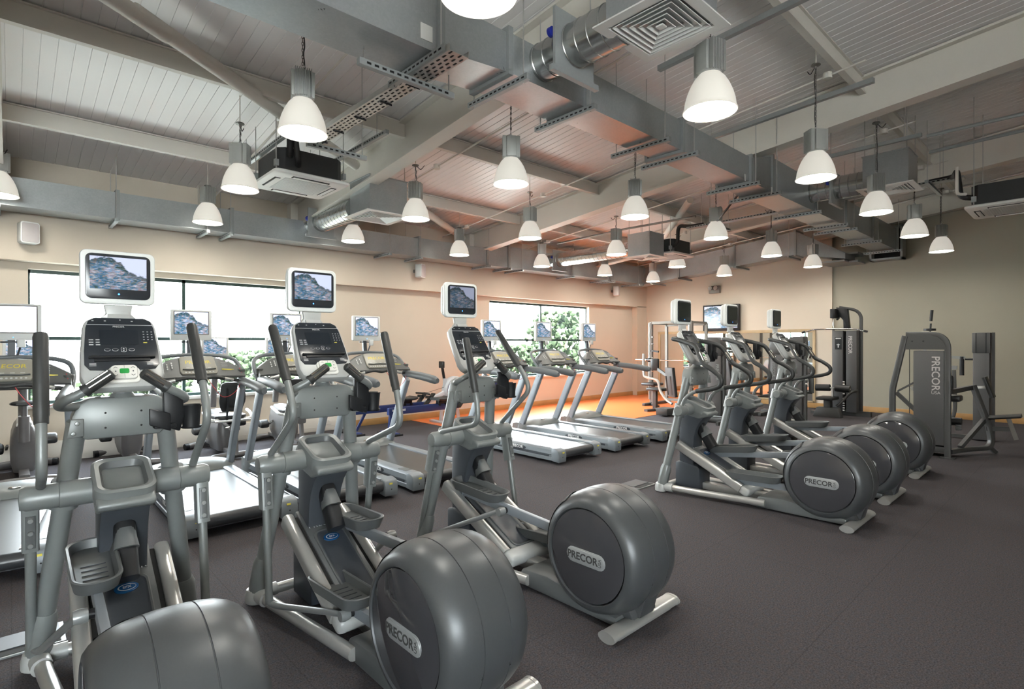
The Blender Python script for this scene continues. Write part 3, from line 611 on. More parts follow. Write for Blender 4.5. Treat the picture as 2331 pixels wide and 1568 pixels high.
# round branch ducts ending in square outlet boxes
def spiral(m, a, b_, r):
    a = Vector(a); b_ = Vector(b_); L = (b_-a).length; d = (b_-a).normalized(); s = Vector((-d.y, d.x, 0)); u = Vector((0, 0, 1)); n_ = 40
    P = []; k = 0.0
    while k < L: P += [(r, k), (r, k+0.092), (r+0.005, k+0.096), (r+0.005, k+0.100)]; k += 0.105
    P += [(r, L)]
    rings = [[a+d*h+s*(q*math.cos(2*PI*j/n_))+u*(q*math.sin(2*PI*j/n_)) for j in range(n_)] for q, h in P if h <= L]
    m.loft(rings)
def diffuser(name, label, cx, cy, zp, size, hgt, sy, y_duct, zc, r, xs=None, rods=True):
    """outlet box; sy = side of the box on which its round duct arrives (+1 = +y)"""
    xs = cx if xs is None else xs
    t = thing(name, (cx, cy, zp), label, 'air outlet', 'ceiling air outlets'); bx = size*0.80
    part('plenum_box', lambda m: (m.box((0, 0, 0.018+hgt/2), (bx, bx, hgt)), m.box((0, 0, 0.018+hgt-0.004), (bx+0.02, bx+0.02, 0.012))), 'galvanised', t)
    def grille(m):
        h = size/2; q = h-0.035
        rings = [[Vector((i*k, j*k, z)) for i, j in ((-1, -1), (1, -1), (1, 1), (-1, 1))] for k, z in ((bx/2, 0.02), (h, 0.016), (h, 0.006), (q, 0.0), (q-0.035, 0.004), (q-0.04, 0.018))]
        m.loft(rings, False)
        k = q-0.055
        while k > 0.03:     # nested square blades, each turned outwards
            m.loft([[Vector((i*e, j*e, z)) for i, j in ((-1, -1), (1, -1), (1, 1), (-1, 1))] for e, z in ((k-0.024, 0.030), (k, 0.003), (k+0.003, 0.006), (k-0.021, 0.033))], False); k -= 0.039
        m.box((0, 0, 0.008), (0.05, 0.05, 0.01))
    part('grille', grille, 'grille_white', t)
    part('throat', lambda m: m.box((0, 0, 0.036), (bx-0.02, bx-0.02, 0.004)), 'void', t)
    y0 = sy*bx/2; y1 = y_duct-cy; dz = zc-zp; dx = xs-cx
    part('spiral_duct', lambda m: spiral(m, (dx, y0, dz), (dx, y1-sy*0.32, dz), r), 'spiral_galv', t)
    part('damper_plate', lambda m: m.span((dx-r-0.06, y1-sy*0.32-0.012, dz-r-0.06), (dx+r+0.06, y1-sy*0.32+0.012, dz+r+0.06)), 'strut', t)
    part('spigot', lambda m: spiral(m, (dx, y1-sy*0.33, dz), (dx, y1, dz), r*0.92), 'spiral_galv', t)
    part('damper_handle', lambda m: m.lathe([(0.0, 0), (0.035, 0), (0.035, 0.03), (0, 0.03)], (dx-r-0.05, y1-sy*0.30, dz+r*0.3), 'y', 12), 'valve_blue', t)
    part('damper_rail', lambda m: m.span((dx-r-0.10, y1-sy*0.32-0.03, dz-r-0.10), (dx+r+0.10, y1-sy*0.32+0.01, dz-r-0.06)), 'strut', t)
    if rods:
        for i, j in ((-1, -1), (1, -1), (1, 1), (-1, 1)):
            part('rod', lambda m: m.tube([(i*bx*0.46, j*bx*0.46, hgt), (i*bx*0.46, j*bx*0.46, CZ(cy+j*bx*0.46)-zp-0.02)], 0.006, 6), 'bright_silver', t)
diffuser('air_outlet', 'square air outlet box on a spiral duct beside the left air conditioner', 3.79, 6.85, 3.30, 0.71, 0.48, 1, 8.60, 3.44, 0.145, 3.58)
diffuser('air_outlet', 'square air outlet box on a spiral duct in front of the far window', 9.15, 6.03, 3.21, 0.62, 0.44, 1, 8.60, 3.42, 0.15, 9.12)
diffuser('air_outlet', 'square air outlet box on a spiral duct right of the main duct', 8.74, 1.92, 3.60, 0.64, 0.44, 1, 2.90, 3.77, 0.16)
diffuser('air_outlet', 'large square white air outlet grille at the top centre, nearest the camera', 3.06, 1.90, 3.56, 0.62, 0.42, 1, 2.90, 3.69, 0.15, 3.00)
# ceiling-cassette air conditioners
def cassette(label, cx, cy, zp, s):
    t = thing('air_conditioner', (cx, cy, zp), label, 'air conditioner', 'cassette air conditioners')
    h = s/2
    part('fascia', lambda m: m.loft([[Vector((p[0]*k, p[1]*k, z)) for p in rrect(s, s, 0.05, 3)] for k, z in ((0.97, 0.045), (1, 0.035), (0.995, 0.01), (0.95, 0.0))]), 'grille_white', t, ('acf', s))
    part('casing', lambda m: m.prism([(-h*0.86, -h*0.70), (-h*0.70, -h*0.86), (h*0.70, -h*0.86), (h*0.86, -h*0.70), (h*0.86, h*0.70), (h*0.70, h*0.86), (-h*0.70, h*0.86), (-h*0.86, h*0.70)], 'z', 0.045, 0.30), 'ac_box', t, ('acc', s))
    part('intake_grille', lambda m: ([m.span((-h*0.60, -h*0.60+k*h*0.06, -0.006), (h*0.60, -h*0.60+k*h*0.06+h*0.035, 0.002)) for k in range(20)], m.span((-h*0.61, -h*0.61, -0.003), (h*0.61, h*0.61, 0.004))), 'tv_grey', t, ('acg', s))
    for k in range(4):
        R = Matrix.Rotation(k*PI/2, 4, 'Z')
        part('louvre', lambda m: (m.box((0, -h*0.76, -0.001), (h*0.98, h*0.15, 0.006), 0, 1, R), m.box((0, -h*0.745, -0.008), (h*0.92, h*0.10, 0.008), 0.003, 0, R @ Matrix.Translation((0, 0, 0)))), ['grille_white', 'void'], t, ('acl', s, k))
    for i, j in ((-1, -1), (1, -1), (1, 1), (-1, 1)):
        part('rod', lambda m: m.tube([(i*h*0.9, j*h*0.78, 0.03), (i*h*0.9, j*h*0.78, CZ(cy+j*h*0.78)-zp-0.02)], 0.006, 6), 'bright_silver', t)
        part('bracket', lambda m: m.box((i*h*0.9, j*h*0.78, 0.12), (0.04, 0.05, 0.07)), 'strut', t, ('acb', s, i, j))
    return t
t = cassette('white cassette air conditioner with a black casing, above the left treadmills', 2.52, 6.42, 3.40, 0.86)
part('pipe', lambda m: (m.tube(bend_path([(-0.22, -0.28, 0.20), (-0.28, -0.45, 0.24), (-0.28, -0.45, 0.48), (-0.28, -1.0, 0.42), (-0.33, -1.25, 0.10)], 0.12), 0.035, 10), m.tube(bend_path([(-0.14, -0.30, 0.12), (-0.2, -0.47, 0.15), (-0.24, -0.47, 0.46)], 0.08), 0.03, 10)), 'pipe_black', t)
t = cassette('white cassette air conditioner with a black casing, beside the far air outlet', 9.91, 6.05, 3.30, 0.86)
part('pipe', lambda m: m.tube(bend_path([(-0.28, -0.33, 0.15), (-0.36, -0.48, 0.18), (-0.38, -0.50, 0.52), (-0.52, -0.85, 0.43), (-0.53, -1.1, 0.43)], 0.12), 0.035, 10), 'pipe_black', t)
t = cassette('white cassette air conditioner with a black casing, high at the right edge', 9.42, 0.74, 3.25, 0.88)
part('pipe', lambda m: m.tube(bend_path([(-0.30, 0.36, 0.16), (-0.36, 0.48, 0.18), (-0.34, 0.52, 0.54), (0.15, 0.62, 0.58), (0.19, 0.9, 0.58)], 0.12), 0.035, 10), 'pipe_black', t)
part('drain_pipe', lambda m: m.tube(bend_path([(-0.40, 0.42, 0.20), (-0.48, 0.50, 0.20), (-0.48, 0.50, 0.55)], 0.05), 0.018, 8), 'white_paint', t)
# perforated cable tray and struts
def rail(label, a, b_, w_=0.04, h_=0.042, name='support_rail', rods=(), slots=True, cat='rail', group='slotted rails under the roof'):
    a = Vector(a); b_ = Vector(b_); m = MB(); m.bar(a, b_, w_, h_); d = (b_-a); L = d.length; d.normalize(); sd = Vector((-d.y, d.x, 0)).normalized()
    if slots:
        k = 0.05
        while k < L-0.06:
            c = a+d*k
            for s in (-1, 1): m.bar(c+sd*s*(w_/2-0.0005), c+sd*s*(w_/2-0.0005)+d*0.03, 0.004, 0.014, 1)
            k += 0.055
    t = link(name, m.mesh(name, ['strut', 'void'])); tag(t, label, cat, group)
    for k in rods:
        p = a+d*(L*k); part('rod', lambda m: m.tube([p, (p.x, p.y, CZ(p.y)-0.01)], 0.005, 6), 'bright_silver', t)
    return t
a, b_ = Vector((2.07, 2.72, 3.36)), Vector((2.10, 5.05, 3.43)); m = MB(); m.bar(a, b_, 0.15, 0.004)
for s in (-1, 1): m.bar(a+Vector((s*0.075, 0, 0.02)), b_+Vector((s*0.075, 0, 0.02)), 0.004, 0.04)
for i in range(34):
    for j in range(4):
        c = a+(b_-a)*((i+0.3+0.5*(j % 2))/34.6)+Vector((-0.054+0.036*j, 0, -0.003)); m.box(c, (0.011, 0.034, 0.003), 0, 1)
o = link('cable_tray', m.mesh('cable_tray', ['bright_silver', 'void'])); tag(o, 'perforated cable tray running from the main duct to the left air conditioner', 'cable tray')
part('cable_tie', lambda m: [m.box(a+(b_-a)*k+Vector((0.03, 0, -0.008)), (0.10, 0.006, 0.012)) for k in (0.25, 0.42, 0.6, 0.78, 0.93)], 'pipe_black', o)
rail('slotted rail holding the near end of the perforated cable tray', (1.62, 3.18, 3.335), (2.36, 3.18, 3.335), rods=(0.05, 0.95))
rail('slotted rail holding the far end of the perforated cable tray', (2.02, 4.98, 3.395), (2.62, 4.98, 3.395), rods=(0.93,))
rail('left slotted rail carrying the left air conditioner', (2.15, 5.45, 3.76), (2.15, 7.35, 3.76), rods=(0.1, 0.9))
rail('right slotted rail carrying the left air conditioner', (2.90, 5.05, 3.76), (2.90, 7.25, 3.76), rods=(0.1, 0.9))
rail('plain dark steel rail along the rafter beside the main duct', (6.47, 3.3, 4.12), (6.22, 1.50, 4.12), 0.05, 0.05, rods=(), slots=False)
rail('plain dark steel rail near the top edge behind the large air outlet', (4.55, 2.85, 4.16), (4.36, 0.9, 4.16), 0.05, 0.05, slots=False)
rail('plain dark steel rail above the right air outlet box', (8.10, 2.62, 4.05), (8.07, 1.45, 4.05), 0.045, 0.045, rods=(0.15, 0.85), slots=False)
rail('slotted cross rail at the right beside the right air outlet box', (9.30, 1.62, 3.77), (10.30, 1.62, 3.77), rods=(0.06, 0.94))
rail('slotted cross rail over the far air conditioner', (9.1, 4.7, 3.66), (9.9, 4.7, 3.66), rods=(0.06, 0.94))
def pipe(label, P, r, mt='strut', group='pipes under the roof', name='pipe'):
    o = link(name, MB().tube(bend_path(P, 0.1), r, 8).mesh(name, mt)); tag(o, label, name, group)
pipe('upper grey pipe at the right edge under the roof', [(8.07, 1.40, 4.02), (8.03, -1.2, 4.02)], 0.022)
pipe('lower grey pipe at the right edge under the roof', [(8.78, 1.50, 4.02), (8.5, -1.2, 4.02)], 0.022)
pipe('dark pipe under the roof running past the far air outlet', [(8.74, 4.75, 3.74), (8.70, 6.2, 3.74), (8.70, 7.95, 3.70)], 0.020, 'gunmetal')
pipe('black cable looping down from the main duct towards the far air conditioner', [(7.35, 3.33, 3.62), (7.60, 3.7, 3.42), (7.85, 3.9, 3.40), (8.9, 4.5, 3.62), (9.30, 4.6, 3.70)], 0.014, 'pipe_black', None, 'cable')
rail('slotted cable tray under the roof at the right edge', (9.62, 2.80, 3.81), (9.60, 1.25, 3.81), 0.14, 0.03, 'cable_tray', (0.15, 0.85), cat='cable tray', group='cable trays')
rail('slotted cable tray running to the far air conditioner', (9.30, 3.45, 3.70), (9.38, 5.25, 3.70), 0.14, 0.03, 'cable_tray', (0.15, 0.85), cat='cable tray', group='cable trays')

# ------------------------------------------------------------------ cross trainers
# local frame: +y towards the console, origin on the floor under the rear foot
WC = (0.22, 0.362)                                        # flywheel centre (y, z)
def stadium(L, h, n_=8, cx=0, cy=0):
    r = h/2; P = []
    for s, a0 in ((1, -90), (-1, 90)):
        for k in range(n_+1):
            a = math.radians(a0+180*k/n_); P.append((cx+s*(L/2-r)+r*math.cos(a), cy+r*math.sin(a)))
    return P
def console_frame():
    u = Vector((0, 0.22, 0.345)).normalized(); x = Vector((1, 0, 0)); return frame((0, 1.385, 1.345), x, u)
def trainer_base(t, scr, hold=True):
    def foot(m):
        m.prism([(0.052*math.cos(a), 0.030+0.028*math.sin(a)) for a in [2*PI*k/18 for k in range(18)]], 'x', -0.305, 0.305)
        m.box((0, 0, 0.008), (0.50, 0.06, 0.016))
        for s in (-1, 1): m.prism([(0.054*math.cos(a), 0.030+0.030*math.sin(a)) for a in [2*PI*k/18 for k in range(18)]], 'x', s*0.30, s*0.318)
    part('rear_foot', foot, 'bright_silver', t, 'efoot')
    # flywheel housing: a fat drum with rounded shoulders, a seam each side of the middle band, and a tail down to the foot
    def house(m):
        pr = [(0.0, -0.196), (0.259, -0.200), (0.266, -0.220), (0.285, -0.216), (0.305, -0.200), (0.325, -0.172), (0.339, -0.135), (0.3465, -0.095), (0.3485, -0.0725), (0.3455, -0.071), (0.3455, -0.0685), (0.349, -0.067), (0.3515, -0.03), (0.352, 0.0)]
        pr = pr+[(r, -h) for r, h in pr[::-1][1:]]
        m.lathe(pr, (0, *WC), 'x', 64)
    part('flywheel_housing', house, 'wheel_grey', t, 'ehouse')
    def tail(m):
        m.prism([(WC[0]-0.345, 0.36), (WC[0]-0.325, 0.25), (-0.055, 0.13), (-0.035, 0.055), (0.05, 0.045), (0.22, 0.06), (0.3, 0.2), (0.15, 0.36)], 'x', -0.068, 0.068, 0.006)
        m.prism([(-0.03, 0.05), (0.35, 0.05), (0.45, 0.18), (0.05, 0.2)], 'x', -0.12, 0.12, 0.02)
    part('housing_tail', tail, 'wheel_grey', t, 'etail')
    part('housing_screw', lambda m: [m.lathe([(0.007, 0), (0.006, 0.003), (0, 0.003)], (s*0.071, WC[0]-0.335, 0.27), 'y', 10) for s in (-1, 1)], 'black_plastic', t, 'escrew')
    def slots(m):
        for s in (-1, 1):
            m.lathe([(0.322, s*0.185), (0.338, s*0.152), (0.351, s*0.110), (0.3535, s*0.082), (0.340, s*0.080)], (0, *WC), 'x', 24, 0, -30, 58)
    part('arm_slot', slots, 'black_plastic', t, 'eslot')
    for s in (-1, 1):
        d = part('side_disc', lambda m: m.lathe([(0.0, s*0.214), (0.252, s*0.2165), (0.256, s*0.214), (0.2575, s*0.2025)], (0, *WC), 'x', 56), 'disc_gloss', t, ('edisc', s))
        def badge(m):
            P = stadium(0.262, 0.074); y0, z0 = WC[0]+0.0, WC[1]-0.012
            m.prism([(y0+p, z0+q) for p, q in P], 'x', s*0.210, s*0.222, 0.003)
            P = stadium(0.274, 0.086); m.prism([(y0+p, z0+q) for p, q in P], 'x', s*0.209, s*0.2185, 0.002)
        bdg = part('badge', badge, 'badge', d, ('ebadge', s))
        T = frame((s*0.2222, WC[0]+(0.020 if s < 0 else -0.020), WC[1]-0.013), (0, s, 0), (0, 0, 1))
        lettering('lettering', 'PRECOR', 0.058, T, 'logo_dark', bdg, 0.0015, 0.020)
        T = frame((s*0.2222, WC[0]-s*-0.104 if s < 0 else WC[0]+0.104, WC[1]-0.012), (0, 0, 1), (0, -s, 0))
        lettering('lettering', 'USA', 0.026, T, 'logo_dark', bdg, 0.001, 0.0)
    # base
    def base(m):
        for s in (-1, 1): m.tube([(s*0.305, 1.70, 0.052), (s*0.285, 1.50, 0.054), (s*0.19, 0.70, 0.066)], 0.033, 14)
        m.tube([(-0.305, 1.70, 0.055), (0.305, 1.70, 0.055)], 0.030, 12)
    part('base_frame', base, 'bright_silver', t, 'ebase')
    for s in (-1, 1):
        def corners(m):
            m.lathe([(0.0, 0.0), (0.045, 0.0), (0.062, 0.012), (0.064, 0.05), (0.055, 0.085), (0.035, 0.10)], (s*0.312, 1.712, 0), 'z', 18)
            m.tube([(s*0.309, 1.70, 0.053), (s*0.297, 1.585, 0.054)], 0.042, 16); m.tube([(s*0.309, 1.705, 0.055), (s*0.20, 1.705, 0.055)], 0.038, 16)
        part('corner_foot', corners, 'console_grey', t, ('ecorner', s))
    part('spine', lambda m: m.bar((0, 1.45, 0.07), (0, 0.6, 0.085), 0.10, 0.07, 0, 0.01), 'bright_silver', t, 'espine')
    part('base_cover', lambda m: m.prism([(0.83, 0.015), (0.765, 0.118), (0.55, 0.135), (0.30, 0.10), (0.04, 0.07), (0.04, 0.02)], 'x', -0.185, 0.185, 0.012), 'tray_grey', t, 'ecover')
    for s in (-1, 1):
        def leg(m):
            A, B = Vector((s*0.312, 1.705, 0.06)), Vector((s*0.172, 1.492, 1.19)); m.tube([A, B], 0.040, 18)
            D = (B-A).normalized(); m.tube([A+D*0.02, A+D*0.05, A+D*0.19, A+D*0.225], 0.050, 18, 0, None, [1, 1.06, 1.06, 0.86])
        part('upright', leg, 'shell_grey', t, ('eleg', s))
    def head(m):
        P = [(-0.205, 1.135), (-0.195, 1.215), (-0.172, 1.270), (-0.135, 1.297), (0.135, 1.297), (0.172, 1.270), (0.195, 1.215), (0.205, 1.135), (0.165, 1.130), (0.150, 1.105), (-0.150, 1.105), (-0.165, 1.130)]
        m.prism(P, 'y', 1.440, 1.545, 0.022)
        for s in (-1, 1): m.prism([(s*0.150, 1.125), (s*0.212, 1.120), (s*0.198, 1.205), (s*0.150, 1.205)], 'y', 1.430, 1.448, 0.004)
    part('mast_head', head, 'shell_grey', t, 'ehead')
    part('mast_bolt', lambda m: [m.lathe([(0.010, 0), (0.008, -0.005), (0, -0.006)], (s*(0.188-0.014*k), 1.431, 1.14+0.045*k), 'y', 12) for s in (-1, 1) for k in (0, 1)], 'tube_silver', t, 'ebolt')
    part('mast_hole', lambda m: [m.lathe([(0.0095, 0), (0, -0.001)], (x, 1.4405, z), 'y', 12) for x in (-0.07, 0.07) for z in (1.155, 1.225)], 'void', t, 'ehole')
    part('neck', lambda m: (m.tube([(0, 1.49, 1.27), (0, 1.478, 1.40)], 0.038, 16), m.lathe([(0.055, 0), (0.042, 0.02)], (0, 1.49, 1.293), 'z', 20), m.box((0, 1.43, 1.345), (0.07, 0.03, 0.035), 0.01)), 'shell_grey', t, 'eneck')
    # console
    T = console_frame()
    def shell(m):
        P = [(-0.165, 0.07), (-0.150, 0.028), (-0.110, 0.0), (0.110, 0.0), (0.150, 0.028), (0.165, 0.07), (0.161, 0.19), (0.150, 0.335), (0.140, 0.378), (0.105, 0.402), (-0.105, 0.402), (-0.140, 0.378), (-0.150, 0.335), (-0.161, 0.19)]
        m.prism(P, 'z', -0.062, 0.0, 0.016, 0, T)
        m.prism([(p*0.8, 0.03+q*0.82) for p, q in P], 'z', -0.10, -0.055, 0.02, 0, T)
    cs = part('console', shell, 'console_grey', t, 'ecshell')
    def face(m):
        P = [(-0.147, 0.125), (-0.128, 0.096), (-0.065, 0.092), (-0.048, 0.112), (0.048, 0.112), (0.065, 0.092), (0.128, 0.096), (0.147, 0.125), (0.146, 0.20), (0.137, 0.33), (0.126, 0.372), (0.098, 0.390), (-0.098, 0.390), (-0.126, 0.372), (-0.137, 0.33), (-0.146, 0.20)]
        m.prism(P, 'z', -0.002, 0.004, 0.001, 0, T)
    part('face_plate', face, 'panel_black', cs, 'ecface')
    part('display', lambda m: m.prism(rrect(0.155, 0.085, 0.006, 3, -0.008, 0.275), 'z', 0.003, 0.0055, 0, 0, T), 'lcd', cs, 'eclcd')
    def marks(m):
        m.box((0, 0.349, 0.0045), (0.272, 0.0022, 0.0015), 0, 0, T)
        for k in range(3):
            for j in range(4): m.box((0.092+0.017*k, 0.31-0.0155*j, 0.0045), (0.006, 0.003, 0.0012), 0, 0, T)
            for i in range(2): m.box((-0.118+0.026*i, 0.262-0.014*k, 0.0045), (0.017, 0.0045, 0.0012), 0, 0, T)
        for x in (-0.108, -0.06, 0.048): m.box((x, 0.372, 0.0045), (0.008, 0.004, 0.0012), 0, 0, T)
        m.lathe([(0.003, 0), (0, 0.001)], (T @ Vector((0, 0.378, 0.0045))), 'y', 8)
        for s in (-1, 1):
            for j in range(3): m.box((s*0.112-0.004, 0.13-0.006*j, 0.0045), (0.026, 0.0022, 0.0012), 0, 0, T)
        for x in (-0.058, -0.027, 0.038):       # oval key outlines
            Q = ell(0.0125, 0.008, 16, x, 0.205); q = ell(0.0108, 0.0064, 16, x, 0.205)
            m.loft([[T @ Vector((a, b_, 0.0045)) for a, b_ in Q], [T @ Vector((a, b_, 0.0055)) for a, b_ in q]], False)
        Q = rrect(0.022, 0.028, 0.006, 3, 0.006, 0.206); q = rrect(0.019, 0.025, 0.005, 3, 0.006, 0.206)
        m.loft([[T @ Vector((a, b_, 0.0045)) for a, b_ in Q], [T @ Vector((a, b_, 0.0055)) for a, b_ in q]], False)
        for s in (-1, 1): m.prism([(0.002, 0.206+s*0.003), (0.010, 0.206+s*0.003), (0.006, 0.206+s*0.009)], 'z', 0.0045, 0.0055, 0, 0, T)
    part('key_markings', marks, 'mark_white', cs, 'ecmarks')
    part('yellow_label', lambda m: m.box((0.096, 0.246, 0.0045), (0.016, 0.004, 0.0012), 0, 0, T), 'mark_yellow', cs, 'ecyel')
    lettering('lettering', 'PRECOR', 0.0125, T @ Matrix.Translation((-0.008, 0.338, 0.005)), 'mark_white', cs, 0.0004)
    part('reading_ledge', lambda m: (m.box((0, 0.160, 0.010), (0.262, 0.011, 0.018), 0.003, 0, T), m.box((0, 0.15, 0.006), (0.22, 0.02, 0.008), 0.002, 0, T)), 'black_plastic', cs, 'ecledge')
    pd = part('control_pad', lambda m: (m.prism(rrect(0.104, 0.074, 0.018, 5, 0, 0.072), 'z', -0.005, 0.024, 0.005, 0, T), m.prism(rrect(0.125, 0.085, 0.02, 5, 0, 0.062), 'z', -0.02, 0.012, 0.006, 0, T)), ['pad_white'], cs, 'ecpad', 'cream keypad with a green start button')
    part('start_button', lambda m: m.prism(rrect(0.038, 0.026, 0.007, 4, 0, 0.075), 'z', 0.023, 0.0265, 0.001, 0, T), 'green_button', pd, 'ecgreen', 'green button')
    def chev(m):
        m.box((0, 0.048, 0.0242), (0.0012, 0.024, 0.0008), 0, 0, T); m.box((0, 0.099, 0.0242), (0.0012, 0.016, 0.0008), 0, 0, T)
        for s in (-1, 1):
            for d, z in ((1, 0.092), (-1, 0.055)):
                for e in (-1, 1):
                    a = T @ Vector((s*0.034, z+d*0.005, 0.0245)); c = T @ Vector((s*0.034+e*0.008, z-d*0.001, 0.0245)); m.tube([a, c], 0.0011, 4)
            m.box((s*0.034, 0.074, 0.0242), (0.005, 0.006, 0.0008), 0, 0, T)
    part('arrow', chev, 'dark_grey', pd, 'ecchev')
    # television
    part('tv_bracket', lambda m: (m.prism([(-0.06, 1.745), (-0.052, 1.70), (-0.075, 1.675), (0.075, 1.675), (0.052, 1.70), (0.06, 1.745)], 'y', 1.635, 1.665, 0.006), m.bar((0, 1.64, 1.69), (0, 1.60, 1.62), 0.09, 0.03)), 'console_grey', t, 'etvbr')
    tv = part('television', lambda m: (m.prism(rrect(0.310, 0.268, 0.030, 5, 0, 1.880), 'y', 1.625, 1.665, 0.012), m.prism(rrect(0.298, 0.256, 0.045, 5, 0, 1.879), 'y', 1.655, 1.712, 0.03)), 'tv_white', t, 'etv')
    part('bezel', lambda m: m.prism(rrect(0.266, 0.222, 0.026, 5, 0, 1.884), 'y', 1.619, 1.626, 0.002), 'panel_black', tv, 'etvbz')
    screen_quad((0, 1.6175, 1.901), 0.232, 0.160, 'screen', scr, tv, None, ('etvsc', scr))
    part('power_light', lambda m: m.lathe([(0.0042, 0), (0, -0.002)], (0, 1.6185, 1.797), 'y', 10), 'led_blue', tv, 'etvled')
    # tower and its tray, pivot hubs
    def tower(m):
        P = [(1.625, 0.04), (1.632, 0.50), (1.625, 0.90), (1.33, 0.84), (1.345, 0.785), (1.395, 0.73), (1.435, 0.66), (1.46, 0.57), (1.47, 0.45), (1.465, 0.30), (1.47, 0.04)]
        m.prism(P, 'x', -0.097, 0.097, 0.012)
        m.prism([(1.665, 0.02), (1.665, 0.29), (1.60, 0.305), (1.41, 0.275), (1.39, 0.25), (1.39, 0.02)], 'x', -0.115, 0.115, 0.014)
    part('tower', tower, 'dark_grey', t, 'etower')
    def cap(m):
        P = [(1.300, 0.800), (1.292, 0.825), (1.325, 0.845), (1.56, 0.940), (1.60, 0.935), (1.635, 0.90), (1.62, 0.84), (1.52, 0.79), (1.40, 0.765)]
        m.prism(P, 'x', -0.113, 0.113, 0.02, 0, None, 3)
    tr = part('tower_cap', cap, 'shell_grey', t, 'ecap')
    TT = frame((0, 1.455, 0.928), (1, 0, 0), (0, 0.26, 0.095))
    part('storage_tray', lambda m: m.tray(rrect(0.240, 0.315, 0.060, 6), 0.030, -0.075, 0.0, -0.048, 0, TT, 1.0, 1), ['shell_grey', 'tray_grey'], tr, 'ectray')
    for s in (-1, 1):
        def hub(m):
            m.lathe([(0.060, s*0.100), (0.060, s*0.235), (0.055, s*0.238)], (0, 1.50, 0.86), 'x', 22)
            A, B = Vector((s*0.312, 1.705, 0.06)), Vector((s*0.172, 1.492, 1.19)); D = (B-A); p = A+D*0.70; m.tube([p-D*0.055, p+D*0.055], 0.058, 18)
            m.bar((s*0.20, 1.50, 0.86), (s*0.215, 1.56, 0.85), 0.085, 0.11, 0, 0.02)
        part('pivot_hub', hub, 'shell_grey', t, ('ehub', s))
    # ramp
    A, B = Vector((0, 1.60, 0.485)), Vector((0, 0.93, 0.155)); dr = (B-A).normalized(); nr = Vector((1, 0, 0)).cross(dr); nr = nr if nr.z > 0 else -nr
    for s in (-1, 1): part('ramp_rail', lambda m: m.sweep([A+Vector((s*0.172, 0, 0)), B+Vector((s*0.172, 0, 0))], rrect(0.066, 0.092, 0.024, 3), 0, nr), 'bright_silver', t, ('erail', s))
    RT = frame((A+B)/2+nr*0.024, (1, 0, 0), -dr)
    L = (A-B).length
    part('ramp_gap', lambda m: m.box((0, 0, -0.03), (0.30, L*0.97, 0.05), 0, 0, RT), 'void', t, 'egap')
    rc = part('ramp_cover', lambda m: m.prism([(-0.118, -L/2), (0.118, -L/2), (0.118, L/2+0.03), (-0.118, L/2+0.03)], 'z', -0.05, 0.006, 0.006, 0, RT), 'tray_grey', t, 'eramp')
    part('ramp_recess', lambda m: m.tray(rrect(0.185, L*0.76, 0.045, 5, 0, -L*0.11), 0.012, 0.003, 0.013, 0.0065, 0, RT, 1.0, 1), ['tray_grey', 'dark_grey'], rc, 'erecess')
    lettering('lettering', 'PRECOR', 0.046, RT @ Matrix.Translation((0, L*0.335, 0.008)), 'badge', rc, 0.002, 0.0, None, 1.15)
    ov = part('oval_emblem', lambda m: (m.prism(ell(0.048, 0.029, 28, 0, L*0.175), 'z', 0.006, 0.0135, 0.001, 0, RT),), 'efx_blue', rc, 'eoval', 'dark blue oval emblem')
    part('emblem_ring', lambda m: (m.loft([[RT @ Vector((a, b_, 0.0138)) for a, b_ in ell(0.036, 0.020, 28, 0.002, L*0.175)], [RT @ Vector((a, b_, 0.0142)) for a, b_ in ell(0.0325, 0.0165, 28, 0.004, L*0.175)]], False)), 'mark_white', ov, 'ering')
    lettering('lettering', 'EFX', 0.020, RT @ Matrix.Translation((0.002, L*0.175, 0.0142)), 'mark_white', ov, 0.0004, 0.01)
    part('ramp_end', lambda m: (m.box((0, -L/2-0.035, -0.028), (0.395, 0.105, 0.088), 0.030, 0, RT, 3),), 'console_grey', t, 'erend')
    part('lift_actuator', lambda m: m.sweep([(0, 1.47, 0.72), (0, 1.30, 0.47)], rrect(0.088, 0.105, 0.03, 4), 0, (0, -0.3, 0.2)), 'black_plastic', t, 'elift')
    part('actuator_cap', lambda m: m.sweep([(0, 1.42, 0.665), (0, 1.365, 0.585)], rrect(0.100, 0.115, 0.034, 4), 0, (0, -0.3, 0.2), None, [0.75, 1.0]), 'tray_grey', t, 'eliftcap')
    # bottle and phone holder on the right
    if hold:
        hd = part('holder', lambda m: (m.prism([(0.145, 1.335), (0.225, 1.315), (0.235, 1.20), (0.215, 1.12), (0.150, 1.15)], 'y', 1.335, 1.385, 0.008), m.prism([(0.085, 1.245), (0.168, 1.215), (0.172, 1.13), (0.085, 1.165)], 'y', 1.300, 1.325, 0.006), m.box((0.15, 1.335, 1.155), (0.09, 0.06, 0.02), 0.004)), 'black_plastic', t, 'eholder')
        part('cup', lambda m: (m.lathe([(0.038, 1.130), (0.040, 1.175), (0.046, 1.235), (0.049, 1.245), (0.043, 1.240), (0.037, 1.18), (0.034, 1.135)], (0.268, 1.365, 0), 'z', 24, 0, 20, 330), m.lathe([(0.043, 1.13), (0.046, 1.135), (0.046, 1.142), (0.03, 1.137)], (0.268, 1.365, 0), 'z', 24)), 'black_plastic', hd, 'ecup')
    else:
        part('holder', lambda m: (m.prism([(0.165, 1.535), (0.275, 1.505), (0.262, 1.40), (0.235, 1.345), (0.195, 1.345), (0.165, 1.42)], 'y', 1.395, 1.45, 0.010), m.prism([(0.175, 1.46), (0.262, 1.44), (0.245, 1.37), (0.19, 1.38)], 'y', 1.375, 1.40, 0.006)), 'black_plastic', t, 'eholderf')
